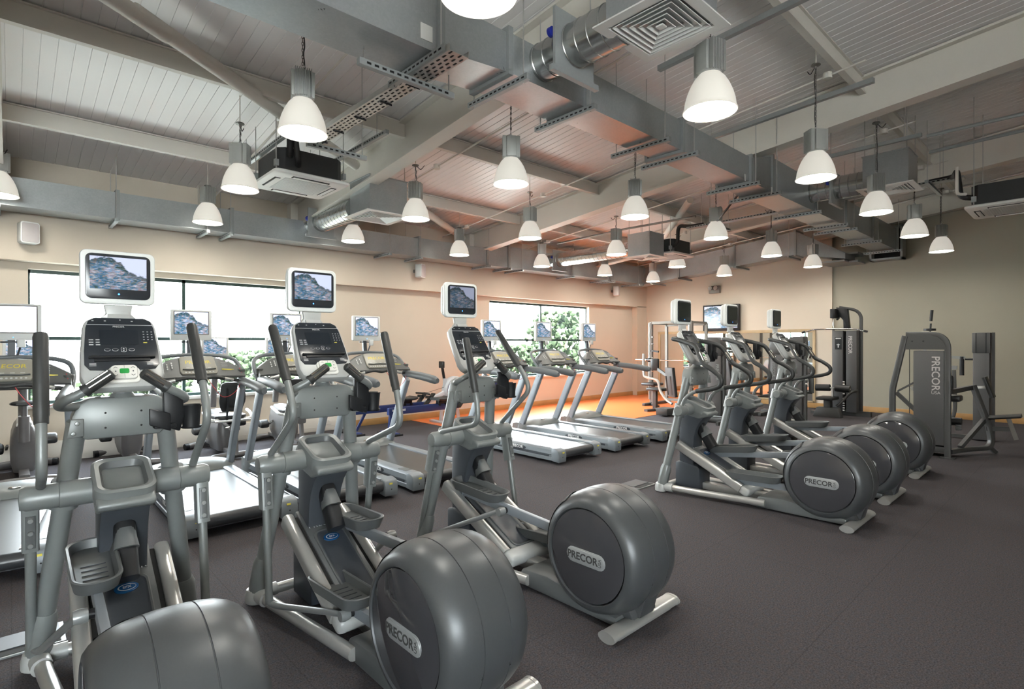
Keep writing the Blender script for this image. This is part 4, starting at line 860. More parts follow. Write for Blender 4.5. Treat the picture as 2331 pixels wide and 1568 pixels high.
def pedal(t, s, yf, zf, zr):
    """pedal tray on its arm: front rim point (yf, zf), rear rim height zr"""
    yr = yf-0.53; C = Vector((s*0.125, (yf+yr)/2, (zf+zr)/2)); Y = Vector((0, yf-yr, zf-zr)); T = frame(C, (1, 0, 0), Y)
    a = Vector((s*0.125, yf-0.06, zf-0.088+0.06*(zr-zf)/0.53)); z_in = zf-0.088+(yf-0.38)*((zr-zf)/0.53); b_ = Vector((s*0.125, 0.38, z_in))
    ar = part('pedal_arm', lambda m: (m.bar(a, b_, 0.034, 0.058, 0, 0.006), m.lathe([(0.0, s*0.10), (0.036, s*0.10), (0.036, s*0.155), (0, s*0.155)], (0, a.y, a.z-0.02), 'x', 16)), 'post_silver', t)
    P = []
    for p in rrect(0.195, 0.53, 0.085, 7): P.append((p[0]*(1.0 if p[1] > 0 else 0.92), p[1]))
    pt = part('pedal', lambda m: m.tray(P, 0.016, -0.062, 0.0, -0.038, 0, T, 0.86, 1), ['tray_grey', 'tray_grey'], ar)
    part('tread', lambda m: [m.box((0, -0.13+k*0.05, -0.0365), (0.09, 0.004, 0.003), 0, 0, T) for k in range(4)], 'dark_grey', pt)
    return a, b_
def swing_arm(t, s, th, arm):
    piv = Vector((s*0.300, 1.50, 0.86)); c_, s_ = math.cos(math.radians(th)), math.sin(math.radians(th))
    def R(y, z, dx=0): return piv+Vector((s*dx, y*c_-z*s_, y*s_+z*c_))
    o = part('swing_arm', lambda m: (m.lathe([(0.0, s*0.238), (0.056, s*0.238), (0.056, s*0.350), (0.045, s*0.372), (0, s*0.376)], (0, 1.50, 0.86), 'x', 22),
        m.bar(R(0, 0, 0.035), R(0.062, -0.235, 0.035), 0.062, 0.075, 0, 0.012, None, (0, 1, 0.2)),
        m.tube([R(0.05, -0.2, 0.035), R(0.205, -0.735, 0.035)], 0.021, 12)), 'shell_grey', t)
    part('bracket_recess', lambda m: m.bar(R(-0.022, -0.075, 0.035), R(0.022, -0.225, 0.035), 0.034, 0.012, 0, 0.002, None, (0, 1, 0.2)), 'tray_grey', o)
    part('bracket_bolt', lambda m: [m.tube([R(-0.025+0.022*k, -0.09-0.06*k, 0.035), R(-0.040+0.022*k, -0.093-0.06*k, 0.035)], 0.010, 10) for k in range(3)], 'tube_silver', o)
    P = bend_path([R(0.0, 0.0), R(-0.02, 0.055), R(-0.44, 0.155), R(-0.43, 0.30), R(-0.315, 0.70, 0.0)], 0.09, 7); P = P[1:]
    part('handlebar', lambda m: m.tube(P, 0.0185, 14), 'shell_grey', o)
    g0, g1 = R(-0.412, 0.36), R(-0.308, 0.725)
    part('hand_grip', lambda m: m.tube([g0, g0+(g1-g0)*0.07, g0+(g1-g0)*0.09, g0+(g1-g0)*0.95, g0+(g1-g0)*0.99, g1], 0.0245, 16, 0, None, [0.98, 0.98, 1.06, 1.06, 0.9, 0.55]), 'grip_black', o)
    low = R(0.205, -0.735, 0.02)
    q = arm[0]+(arm[1]-arm[0])*0.46; kn = q+Vector((s*0.062, 0, -0.005))
    l_ = part('link_rod', lambda m: (m.tube(bend_path([low+Vector((s*0.012, 0.0, 0)), low+Vector((-s*0.012, -0.05, -0.005)), kn+Vector((0, 0.02, 0))], 0.05), 0.0165, 12), m.lathe([(0.0, -0.024), (0.026, -0.024), (0.03, 0), (0.026, 0.024), (0, 0.024)], kn, 'x', 16)), 'tube_silver', o)
    part('bushing', lambda m: m.lathe([(0.02, -s*0.02), (0.02, -s*0.055)], kn, 'x', 14), 'black_plastic', l_)
def pulse_bars(t):
    for s in (-1, 1):
        P = smooth_path([(s*0.085, 1.485, 1.285), (s*0.180, 1.455, 1.262), (s*0.238, 1.385, 1.272), (s*0.222, 1.330, 1.300), (s*0.155, 1.305, 1.340), (s*0.055, 1.290, 1.418)], 6)
        o = part('pulse_bar', lambda m: m.tube(P[:26], 0.0195, 14), 'shell_grey', t, ('pulse', s))
        a, c = Vector(P[-8]), Vector(P[-1]); a = Vector((s*0.158, 1.3045, 1.338))
        part('pulse_grip', lambda m: m.tube([a, a+(c-a)*0.08, a+(c-a)*0.14, a+(c-a)*0.93, c], 0.025, 16, 0, None, [1.15, 1.15, 1, 1, 0.7]), 'grip_black', o, ('pulseg', s))
        n_ = Vector((0, -0.8, 0.6)); d = (c-a).normalized(); sd = d.cross(n_).normalized()
        for q in (-0.0105, 0.0105):
            part('sensor_plate', lambda m: m.sweep([a+d*0.022+n_*0.0125+sd*q, a+d*((c-a).length*0.90)+n_*0.0125+sd*q], ell(0.0098, 0.0148, 12), 0, n_), 'chrome', o, ('pulses', s, q))
def fixed_bars(t):
    """the sinuous fixed handlebars of the far trio, joined across in front of the console"""
    L = [(0.285, 1.50, 0.87), (0.280, 1.455, 0.98), (0.29, 1.35, 1.058), (0.315, 1.16, 1.100), (0.326, 1.065, 1.140), (0.326, 1.06, 1.215), (0.316, 1.145, 1.285), (0.302, 1.235, 1.335), (0.286, 1.30, 1.43), (0.262, 1.355, 1.510), (0.225, 1.47, 1.552), (0.192, 1.60, 1.582)]
    for s in (-1, 1):
        P = smooth_path([(s*x, y, z) for x, y, z in L], 6)
        o = part('fixed_bar', lambda m: m.tube(P[:14], 0.0185, 12), 'shell_grey', t, ('fb', s))
        part('bar_sleeve', lambda m: m.tube(P[13:], 0.024, 14), 'grip_black', o, ('fbs', s))
        part('sensor_plate', lambda m: m.tube([p+Vector((-s*0.004, -0.007, 0.003)) for p in P[44:50]], 0.0235, 12), 'chrome', o, ('fbc', s))
        part('hub_cap', lambda m: m.lathe([(0.052, s*0.235), (0.056, s*0.25), (0.056, s*0.325), (0.045, s*0.345), (0, s*0.348)], (0, 1.50, 0.86), 'x', 20), 'shell_grey', t, ('fbh', s))
    part('cross_bar', lambda m: m.tube(bend_path([(-0.192, 1.60, 1.582), (-0.182, 1.66, 1.592), (0.182, 1.66, 1.592), (0.192, 1.60, 1.582)], 0.05), 0.0235, 12), 'grip_black', t, 'fbx')
def trainer_arm(x, y, scr, pl, pr, tl, tr_, label, rz=0):
    t = thing('cross_trainer', (x, y, 0), label, 'cross trainer', 'cross trainers with moving handles', rz)
    trainer_base(t, scr); pulse_bars(t)
    for s, p, th in ((-1, pl, tl), (1, pr, tr_)): swing_arm(t, s, th, pedal(t, s, *p))
def trainer_fix(x, y, pl, pr, label):
    t = thing('cross_trainer', (x, y, 0), label, 'cross trainer', 'cross trainers with fixed bars')
    trainer_base(t, 'screen_off', False); fixed_bars(t)
    for s, p in ((-1, pl), (1, pr)): pedal(t, s, *p)
trainer_arm(0.362, 1.72, 'screen_on', (1.57, 0.615, 0.575), (1.15, 0.30, 0.32), -2, -25, 'grey cross trainer nearest the camera, its flywheel cut by the bottom edge', -0.024)
trainer_arm(1.39, 1.71, 'screen_on', (1.235, 0.285, 0.31), (1.60, 0.52, 0.55), -21, -7, 'grey cross trainer in the middle of the nearest three, one pedal low at the rear')
trainer_arm(2.565, 1.72, 'screen_dim', (1.52, 0.56, 0.53), (1.10, 0.26, 0.29), 0, -27, 'grey cross trainer at the right of the nearest three, with a dim screen')
trainer_fix(5.30, 1.39, (1.09, 0.30, 0.32), (1.43, 0.46, 0.53), 'grey cross trainer with black curved bars, nearest of the far trio')
trainer_fix(6.42, 1.39, (1.46, 0.46, 0.53), (1.08, 0.30, 0.32), 'grey cross trainer with black curved bars, middle of the far trio')
trainer_fix(7.84, 1.42, (1.46, 0.48, 0.53), (1.08, 0.30, 0.32), 'grey cross trainer with black curved bars, farthest of the far trio, beside the strength machines')

# ------------------------------------------------------------------ treadmills (origin under the rear roller, +y towards the console)
def treadmill_parts(t, scr):
    def base(m):
        for s in (-1, 1):
            m.prism([(s*0.285, 0.165), (s*0.285, 0.192), (s*0.30, 0.200), (s*0.40, 0.196), (s*0.425, 0.178), (s*0.430, 0.125), (s*0.422, 0.118), (s*0.422, 0.090), (s*0.430, 0.083), (s*0.428, 0.045), (s*0.30, 0.045)], 'y', 0.07, 1.80)
    part('side_rail', base, 'rail_blue_grey', t, 'tmrail')
    for s in (-1, 1): part('side_groove', lambda m: m.span((s*0.4225-0.004, 0.16, 0.092), (s*0.4225+0.004, 1.15, 0.116)), 'dark_grey', t, ('tmgroove', s))
    for s in (-1, 1): part('rail_tread', lambda m: [m.box((s*0.345, 0.2+0.011*k, 0.1995), (0.085, 0.005, 0.003)) for k in range(14)], 'tube_silver', t, ('tmtread', s))
    part('belt', lambda m: (m.prism([(0.05, 0.179), (1.82, 0.183), (1.82, 0.150), (0.05, 0.150)], 'x', -0.284, 0.284), m.lathe([(0.052, -0.284), (0.052, 0.284)], (0, 0.045, 0.127), 'x', 24), m.span((-0.28, 0.06, 0.06), (0.28, 1.8, 0.10))), 'belt', t, 'tmbelt')
    part('belt_mark', lambda m: [m.span((0.235, 0.10, 0.1828), (0.262, 0.24, 0.1836))], 'mark_white', t, 'tmbmark')
    for s in (-1, 1):
        e = part('end_cap', lambda m: m.prism([(-0.025, 0.03), (-0.03, 0.13), (-0.01, 0.185), (0.06, 0.202), (0.11, 0.202), (0.11, 0.04)], 'x', s*0.288, s*0.434, 0.014), 'rail_blue_grey', t, ('tmcap', s))
        part('warning_sticker', lambda m: m.box((s*0.35, -0.0305, 0.155), (0.035, 0.004, 0.016), 0, 0, Matrix.Identity(4)), 'mark_yellow', e, ('tmst', s))
        part('bolt_hole', lambda m: m.lathe([(0.011, 0), (0, -0.002)], (s*0.36, -0.0275, 0.10), 'y', 12), 'void', e, ('tmh', s))
    # moulded motor hood
    def hood(m):
        R = []
        for y, zt, w_ in ((1.70, 0.186, 0.41), (1.74, 0.232, 0.428), (1.86, 0.276, 0.432), (1.99, 0.285, 0.430), (2.09, 0.262, 0.415), (2.14, 0.19, 0.39), (2.15, 0.09, 0.37)):
            zb = 0.05; R.append([Vector((x, y, z)) for x, z in ([(-w_, zb)] + [(-w_*math.cos(a)*(1 if abs(math.cos(a)) > .5 else 1), zt-0.06*(abs(math.cos(a))**3)) for a in [PI*k/16 for k in range(17)]] + [(w_, zb)])])
        m.loft(R)
    h = part('motor_hood', hood, 'shell_grey', t, 'tmhood')
    part('oval_emblem', lambda m: (m.prism(ell(0.045, 0.014, 20), 'z', 0.0, 0.006, 0.001, 0, frame((0, 1.80, 0.257), (1, 0, 0), (0, 1, 0.37)))), 'chrome', h, 'tmoval')
    part('foot', lambda m: [m.lathe([(0.035, 0), (0.035, 0.05)], (s*0.33, y, 0), 'z', 12) for s in (-1, 1) for y in (0.42, 2.0)], 'black_plastic', t, 'tmfoot')
    for s in (-1, 1):
        part('post', lambda m: (m.sweep([(s*0.402, 1.93, 0.12), (s*0.402, 1.44, 1.085)], rrect(0.058, 0.118, 0.018, 3), 0, (0, 0.9, 0.45)),), 'post_silver', t, ('tmpost', s))
        part('post_bolt', lambda m: [m.lathe([(0.008, 0), (0, s*0.004)], (s*0.431, y, z), 'x', 8) for y, z in ((1.88, 0.22), (1.47, 1.02))], 'black_plastic', t, ('tmpb', s))
        part('handrail', lambda m: m.sweep(smooth_path([(s*0.400, 1.50, 1.150), (s*0.405, 1.30, 1.142), (s*0.405, 1.0, 1.118), (s*0.405, 0.74, 1.085)], 5), ell(0.044, 0.052, 18), 0, (0, 0, 1), None, [0.80, 0.85, 0.9, 0.95]+[1.0]*10+[0.92, 0.55] if False else [0.82]+[0.86+0.011*k for k in range(13)]+[0.95, 0.62]), 'arm_grey', t, ('tmarm', s))
        bx = [(s*0.425, 1.47, 1.15), (s*0.430, 1.58, 1.27), (s*0.39, 1.68, 1.37), (s*0.25, 1.76, 1.415), (0, 1.79, 1.43)]
        part('frame_tube', lambda m: m.tube(smooth_path(bx, 5), 0.021, 12), 'arm_grey', t, ('tmft', s))
    def cbar(m): m.tube(smooth_path([(-0.40, 1.46, 1.150), (-0.28, 1.42, 1.170), (-0.12, 1.385, 1.205), (0, 1.375, 1.190), (0.12, 1.385, 1.205), (0.28, 1.42, 1.170), (0.40, 1.46, 1.150)], 5), 0.019, 12)
    o = part('front_bar', cbar, 'grip_black', t, 'tmfb')
    for s in (-1, 1): part('sensor_plate', lambda m: m.tube([(s*0.31, 1.428, 1.166), (s*0.22, 1.405, 1.184)], 0.0205, 12), 'bright_silver', o, ('tmsens', s))
    # console: arched wings around a pale display
    def con(m):
        R = []
        for k in range(17):
            x = -0.425+0.85*k/16; q = 1-(abs(x)/0.44)**2.2; zt = 1.262+0.155*q; zb = 1.185+0.01*q; yt = 1.50+0.12*q; yb = 1.40+0.02*q
            R.append([Vector((x, yb, zb)), Vector((x, yb-0.012, zb+0.02)), Vector((x, yt-0.02, zt)), Vector((x, yt+0.02, zt+0.004)), Vector((x, yt+0.09, zt-0.03)), Vector((x, yb+0.10, zb))])
        m.loft(R)
    c = part('console', con, 'tm_console', t, 'tmcon')
    DT = frame((0, 1.492, 1.305), (1, 0, 0), (0, 0.19, 0.20))
    part('display', lambda m: m.prism([(-0.155, -0.100), (0.155, -0.100), (0.172, -0.06), (0.160, 0.125), (0.14, 0.14), (-0.14, 0.14), (-0.160, 0.125), (-0.172, -0.06)], 'z', -0.02, 0.016, 0.006, 0, DT), 'tm_display', c, 'tmdisp')
    lettering('lettering', 'PRECOR', 0.062, DT @ Matrix.Translation((0, 0.055, 0.0165)), 'yellow', c, 0.0004, 0.01)
    def keys(m):
        for k in range(9): m.lathe([(0.0095, 0), (0.008, 0.002), (0, 0.002)], (0, 0, 0), 'z', 8, 0, 0, 360, DT @ Matrix.Translation((-0.125+0.031*k, -0.078, 0.016)))
        for k in range(4): m.box((-0.10+0.066*k, -0.02, 0.0165), (0.03, 0.006, 0.002), 0, 0, DT)
        for k in range(3): m.box((-0.235, -0.01+0.03*k, 0.012), (0.012, 0.02, 0.002), 0, 0, DT); m.box((-0.275, -0.02+0.03*k, 0.004), (0.012, 0.02, 0.002), 0, 0, DT)
        for k in range(3): m.box((0.245, 0.0+0.025*k, 0.010), (0.06, 0.003, 0.002), 0, 0, DT)
    part('key', keys, 'mark_white', c, 'tmkeys')
    part('yellow_strip', lambda m: m.bar(DT @ Vector((0.21, -0.045, 0.012)), DT @ Vector((0.33, -0.04, -0.008)), 0.008, 0.012), 'mark_yellow', c, 'tmyl')
    part('reading_ledge', lambda m: m.sweep(smooth_path([DT @ Vector((x, y, 0.024)) for x, y in ((-0.15, -0.045), (-0.08, -0.052), (0, -0.046), (0.08, -0.052), (0.15, -0.045))], 3), ell(0.006, 0.010, 8), 0, (0, -1, 1)), 'tm_console', c, 'tmled')
    part('safety_cord', lambda m: m.tube(smooth_path([(0.05, 1.375, 1.205), (0.11, 1.35, 1.10), (0.19, 1.36, 1.00), (0.28, 1.38, 1.01), (0.36, 1.40, 1.09), (0.40, 1.44, 1.24), (0.385, 1.47, 1.285)], 5), 0.003, 6), 'red_cord', t, 'tmcord')
    for s in (-1, 1): part('cup_pod', lambda m: m.lathe([(0.032, 1.21), (0.040, 1.27), (0.034, 1.275), (0.028, 1.22)], (s*0.405, 1.475, 0), 'z', 14), 'tm_console', t, ('tmcup', s))
    # pole and television
    part('tv_pole', lambda m: (m.bar((-0.015, 1.79, 1.38), (-0.015, 1.83, 1.72), 0.05, 0.035), m.tube([(-0.09, 1.80, 1.565), (0.09, 1.80, 1.565)], 0.007, 8), m.tube([(0.02, 1.79, 1.43), (0.05, 1.77, 1.53), (0.075, 1.76, 1.585)], 0.008, 8)), 'dark_grey', t, 'tmpole')
    part('remote_box', lambda m: m.box((0.055, 1.755, 1.555), (0.055, 0.035, 0.075), 0.008), 'tv_grey', t, 'tmrem')
    tv = part('television', lambda m: (m.prism(rrect(0.385, 0.325, 0.014, 3, 0, 1.745), 'y', 1.765, 1.815, 0.008), m.prism(rrect(0.28, 0.22, 0.03, 3, 0, 1.75), 'y', 1.81, 1.845, 0.012)), 'tv_grey', t, 'tmtv')
    screen_quad((0, 1.7635, 1.768), 0.315, 0.232, 'screen', scr, tv, None, ('tmsc', scr))
    part('screen_frame', lambda m: m.loft([[Vector((p, 1.7645, q)) for p, q in rrect(0.333, 0.25, 0.006, 2, 0, 1.768)], [Vector((p, 1.7625, q)) for p, q in rrect(0.327, 0.244, 0.006, 2, 0, 1.768)], [Vector((p, 1.7645, q)) for p, q in rrect(0.317, 0.234, 0.004, 2, 0, 1.768)]], False), 'gunmetal', tv, 'tmsf')
    part('power_light', lambda m: m.lathe([(0.004, 0), (0, -0.002)], (0, 1.765, 1.607), 'y', 10), 'led_blue', tv, 'tmled2')
    for s in (-1, 1):
        lettering('lettering', 'PRECOR', 0.058, frame((s*0.4315, 0.74, 0.148), (0, s, 0), (0, 0, 1)), 'logo_white', t, 0.0008, 0.012)
        part('logo_plate', lambda m: m.prism([(0.74+p, 0.147+q) for p, q in ell(0.165, 0.036, 24)], 'x', s*0.4255, s*0.4312, 0.001), 'dark_grey', t, ('tmlp', s))
TM = ((-0.21, 4.82, 'screen_bright', 'grey treadmill at the left end of the row, half out of the picture'), (1.42, 4.80, 'screen_bright', 'grey treadmill behind the nearest cross trainer, its running belt shining white'),
      (2.42, 4.80, 'screen_bright', 'grey treadmill behind the middle cross trainer, its television half hidden'), (3.45, 4.78, 'screen_bright', 'grey treadmill standing in front of the rowing machines and the bare wall'),
      (5.50, 4.64, 'screen_bright', 'grey treadmill right behind the rightmost near cross trainer, at the orange floor'), (6.62, 4.60, 'screen_bright', 'grey treadmill in the middle of the three at the far window'),
      (7.80, 4.58, 'screen_bright', 'grey treadmill farthest along the row, its back end behind the far trio'))
for i, (x, y, s_, lb) in enumerate(TM):
    if i == 0:
        t0 = thing('treadmill', (x, y, 0), lb, 'treadmill', 'treadmills facing the windows', -0.13); treadmill_parts(t0, s_)
    else: dup(t0, (x, y, 0), lb, None, 0.0)

# ------------------------------------------------------------------ bikes between the treadmills and the windows (origin on the floor under the seat, +y towards the window)
def bike_common(t, yb, tvx):
    def bases(m):
        for y, L in ((-0.28, 0.30), (0.92, 0.29)):
            m.tube(smooth_path([(-L, y-0.05, 0.045), (-0.15, y, 0.055), (0.15, y, 0.055), (L, y-0.05, 0.045)], 5), 0.042, 14)
        m.bar((0, -0.28, 0.09), (0, 0.92, 0.09), 0.09, 0.06, 0, 0.01)
    part('base', bases, 'bike_grey', t, 'bbase')
    part('base_end', lambda m: [m.tube([(s*0.285, y-0.045, 0.045), (s*0.335, y-0.06, 0.043)], 0.045, 14) for s in (-1, 1) for y in (-0.28, 0.92)], 'black_plastic', t, 'bend')
    part('mast', lambda m: m.tube([(0, 0.72, 0.62), (0, 0.62, 1.12)], 0.045, 14), 'bike_grey', t, 'bmast')
    c = part('console', lambda m: m.prism(rrect(0.34, 0.20, 0.05, 4), 'z', -0.04, 0.0, 0.012, 0, frame((0, 0.58, 1.14), (1, 0, 0), (0, 0.6, 0.8))), 'tm_console', t, 'bcon')
    part('key', lambda m: [m.box((-0.12+0.03*k, 0.485, 1.085+0.0), (0.018, 0.004, 0.008)) for k in range(8)], 'mark_white', c, 'bkey')
    part('tv_pole', lambda m: m.bar((0, 0.66, 1.10), (0, 0.66, 1.46), 0.045, 0.035), 'dark_grey', t, 'bpole')
    tv = part('television', lambda m: m.prism(rrect(0.36, 0.30, 0.014, 3, 0, 1.49), 'y', 0.59, 0.64, 0.008), 'tv_grey', t, 'btv')
    screen_quad((0, 0.5885, 1.51), 0.30, 0.222, 'screen', 'screen_bright', tv, None, 'bsc')
    for s in (-1, 1):
        z = 0.36+s*0.06; y = 0.42-s*0.15
        cr = part('crank', lambda m: m.bar((s*0.14, 0.42, 0.36), (s*0.15, y, z), 0.022, 0.03), 'gunmetal', t, ('bcr', s))
        part('pedal', lambda m: m.prism([(y-0.10, z-0.05), (y-0.11, z+0.02), (y-0.04, z+0.075), (y+0.06, z+0.06), (y+0.09, z-0.01), (y+0.05, z-0.045)], 'x', s*0.17, s*0.30, 0.025), 'pad_black', cr, ('bpd', s))
        part('pedal_strap', lambda m: m.tube([(s*0.16, y-0.05, z+0.02), (s*0.20, y-0.02, z+0.08), (s*0.28, y+0.02, z+0.0)], 0.006, 6), 'bright_silver', cr, ('bps', s))
def bike_upright(x, y, label):
    t = thing('exercise_bike', (x, y, 0), label, 'exercise bike', 'exercise bikes'); bike_common(t, 0, 0)
    def body(m):
        R = []
        for z, y0, y1, w_ in ((0.08, 0.12, 0.72, 0.09), (0.20, 0.08, 0.80, 0.115), (0.36, 0.04, 0.84, 0.12), (0.50, 0.0, 0.82, 0.11), (0.60, -0.04, 0.76, 0.085), (0.64, -0.05, 0.70, 0.06)):
            R.append([Vector((p, (y0+y1)/2+q, z)) for p, q in rrect(2*w_, y1-y0, min(w_, 0.09)*0.95, 5)])
        m.loft(R)
    part('body', body, 'bike_grey', t, 'bubody')
    part('body_top', lambda m: m.sweep([(0, -0.02, 0.64), (0, 0.35, 0.66)], rrect(0.13, 0.05, 0.02, 3), 0, (0, 0, 1)), 'bright_silver', t, 'butop')
    part('seat_post', lambda m: (m.tube([(0, -0.02, 0.45), (0, -0.05, 0.74)], 0.05, 14), m.tube([(0, -0.05, 0.70), (0, -0.065, 0.86)], 0.028, 12)), 'bike_grey', t, 'bupost')
    def saddle(m):
        R = []
        for q, w_, z0, z1 in ((-0.15, 0.07, 0.875, 0.905), (-0.12, 0.115, 0.86, 0.925), (-0.05, 0.125, 0.855, 0.92), (0.03, 0.075, 0.865, 0.912), (0.11, 0.035, 0.87, 0.905), (0.15, 0.015, 0.875, 0.895)):
            R.append([Vector((w_*math.cos(a), -0.05+q, (z0+z1)/2+(z1-z0)/2*math.sin(a))) for a in [2*PI*k/14 for k in range(14)]])
        m.loft(R)
    part('saddle', saddle, 'pad_black', t, 'busad')
    part('handlebar', lambda m: m.tube(smooth_path([(-0.24, 0.18, 1.10), (-0.26, 0.34, 1.04), (-0.16, 0.52, 1.02), (0.16, 0.52, 1.02), (0.26, 0.34, 1.04), (0.24, 0.18, 1.10)], 5), 0.018, 10), 'grip_black', t, 'bubar')
    return t
def bike_recumbent(x, y, label):
    t = thing('recumbent_bike', (x, y, 0), label, 'exercise bike', 'exercise bikes'); bike_common(t, 0, 0)
    def body(m):
        R = []
        for z, y0, y1, w_ in ((0.06, 0.05, 0.60, 0.08), (0.20, 0.0, 0.72, 0.11), (0.38, 0.02, 0.74, 0.115), (0.52, 0.05, 0.70, 0.10), (0.60, 0.10, 0.62, 0.07)):
            R.append([Vector((p, (y0+y1)/2+q, z)) for p, q in rrect(2*w_, y1-y0, min(w_, 0.09)*0.95, 5)])
        m.loft(R)
    part('body', body, 'bike_grey', t, 'brbody')
    part('rail', lambda m: (m.sweep([(0, -0.36, 0.42), (0, 0.2, 0.50)], rrect(0.12, 0.07, 0.02, 3), 0, (0, 0, 1)), m.bar((0.03, -0.30, 0.05), (0.03, -0.24, 0.46), 0.05, 0.06, 0, 0.008)), 'bike_grey', t, 'brrail')
    part('seat', lambda m: m.prism(rrect(0.40, 0.34, 0.10, 5, 0, -0.06), 'z', 0.53, 0.585, 0.02), 'pad_black', t, 'brseat')
    def back(m):
        m.sweep(smooth_path([(0, -0.19, 0.64), (0, -0.245, 0.80), (0, -0.26, 0.95), (0, -0.275, 1.03)], 4), rrect(0.33, 0.05, 0.02, 3), 0, (0, -1, -0.2), None, [0.72, 0.84, 0.92, 0.98, 1.0, 0.98, 0.96, 0.93, 0.91, 0.9, 0.88, 0.82, 0.62])
    part('backrest', back, 'pad_black', t, 'brback')
    part('back_frame', lambda m: [m.bar((s*0.07, -0.24, 0.50), (s*0.07, -0.30, 0.95), 0.022, 0.022) for s in (-1, 1)], 'black_plastic', t, 'brbf')
    part('seat_frame', lambda m: m.box((0, -0.17, 0.515), (0.44, 0.26, 0.03), 0.012), 'bright_silver', t, 'brsf')
    for s in (-1, 1): part('side_grip', lambda m: m.tube(smooth_path([(s*0.12, -0.18, 0.52), (s*0.25, -0.20, 0.53), (s*0.28, -0.05, 0.585), (s*0.275, 0.08, 0.61)], 4), 0.021, 10), 'tv_white', t, ('brgrip', s))
    part('adjuster', lambda m: m.tube([(-0.10, -0.30, 0.43), (0.06, -0.32, 0.47)], 0.010, 8), 'chrome', t, 'bradj')
    return t
bike_upright(0.11, 8.22, 'upright exercise bike at the left edge, behind the leftmost treadmill')
bike_upright(1.16, 8.42, 'upright exercise bike seen between the legs of the nearest cross trainer')
bike_recumbent(2.19, 8.15, 'recumbent exercise bike with a tall black backrest, beside the second treadmill')
bike_recumbent(3.10, 8.20, 'recumbent exercise bike half hidden behind the middle cross trainer')

# ------------------------------------------------------------------ rowing machines (rail along +x, flywheel at the far end)
def rower(x, y, rz, label):
    t = thing('rowing_machine', (x, y, 0), label, 'rowing machine', 'rowing machines by the wall', rz)
    part('rail', lambda m: (m.bar((0.0, 0, 0.385), (1.50, 0, 0.385), 0.075, 0.115, 0, 0.006), m.box((0.75, 0, 0.444), (1.46, 0.025, 0.008))), 'rower_blue', t, 'rwrail')
    part('rail_plate', lambda m: m.box((0.19, -0.039, 0.40), (0.26, 0.003, 0.035)), 'rower_white', t, 'rwplate')
    part('rear_leg', lambda m: (m.bar((0.05, 0, 0.38), (0.02, 0, 0.04), 0.04, 0.05), m.bar((0.27, 0, 0.34), (0.10, 0, 0.05), 0.03, 0.04), m.span((-0.02, -0.25, 0.0), (0.08, 0.25, 0.045), 0.008)), 'rower_blue', t, 'rwleg')
    part('leg_foot', lambda m: [m.span((-0.05, s*0.25-0.03, 0), (0.12, s*0.25+0.03, 0.03), 0.006) for s in (-1, 1)], 'pad_black', t, 'rwfoot')
    s_ = part('seat', lambda m: m.sweep(smooth_path([(0.96, 0, 0.535), (1.05, 0, 0.525), (1.20, 0, 0.53), (1.26, 0, 0.545)], 3), rrect(0.30, 0.05, 0.02, 3), 0, (0, 0, 1)), 'pad_black', t, 'rwseat')
    part('carriage', lambda m: (m.box((1.11, 0, 0.475), (0.18, 0.10, 0.06), 0.008), [m.lathe([(0.022, -0.06), (0.022, 0.06)], (1.04+0.14*k, 0, 0.43), 'y', 10) for k in (0, 1)]), 'black_plastic', s_, 'rwcar')
    part('front_beam', lambda m: (m.bar((1.42, 0, 0.385), (2.20, 0, 0.66), 0.06, 0.095, 0, 0.006), m.bar((1.95, 0, 0.60), (1.88, 0, 0.05), 0.05, 0.05), m.bar((2.22, 0, 0.60), (2.32, 0, 0.05), 0.05, 0.05), m.span((1.82, -0.30, 0), (1.92, 0.30, 0.045), 0.008), m.bar((1.98, 0, 0.62), (1.98, 0, 0.86), 0.05, 0.05)), 'rower_white', t, 'rwbeam')
    part('flywheel_cage', lambda m: (m.lathe([(0.12, -0.09), (0.255, -0.08), (0.272, -0.05), (0.272, 0.05), (0.255, 0.08), (0.12, 0.09)], (2.22, 0, 0.62), 'y', 40), m.lathe([(0.0, -0.085), (0.245, -0.085), (0.245, 0.085), (0, 0.085)], (2.22, 0, 0.62), 'y', 32)), 'rower_white', t, 'rwfly')
    part('flywheel_mesh', lambda m: [m.lathe([(0.06, s*0.087), (0.235, s*0.089), (0.235, s*0.086)], (2.22, 0, 0.62), 'y', 36) for s in (-1, 1)], 'rower_blue', t, 'rwmesh')
    for s in (-1, 1):
        f = part('foot_plate', lambda m: m.bar((1.40, s*0.13, 0.36), (1.62, s*0.13, 0.60), 0.12, 0.02, 0, 0.004), 'pad_black', t, ('rwfp', s))
        part('foot_strap', lambda m: m.bar((1.50, s*0.13-0.07, 0.54), (1.50, s*0.13+0.07, 0.54), 0.04, 0.05), 'black_plastic', f, ('rwfs', s))
    part('handle', lambda m: (m.tube([(1.46, -0.22, 0.60), (1.52, 0, 0.60), (1.46, 0.22, 0.60)], 0.017, 10), m.tube([(1.52, 0, 0.60), (2.02, 0, 0.70)], 0.004, 6)), 'pad_black', t, 'rwhand')
    a = part('monitor_arm', lambda m: m.bar((1.99, 0.02, 0.80), (1.93, 0.02, 1.10), 0.045, 0.035), 'black_plastic', t, 'rwarm')
    part('monitor', lambda m: m.box((1.92, 0.02, 1.13), (0.05, 0.14, 0.13), 0.012), 'pad_black', a, 'rwmon')
rower(4.24, 8.62, 0.02, 'blue railed rowing machine against the wall, the rear one of the pair')
rower(4.70, 8.18, 0.015, 'blue railed rowing machine with a white flywheel, nearer of the pair')

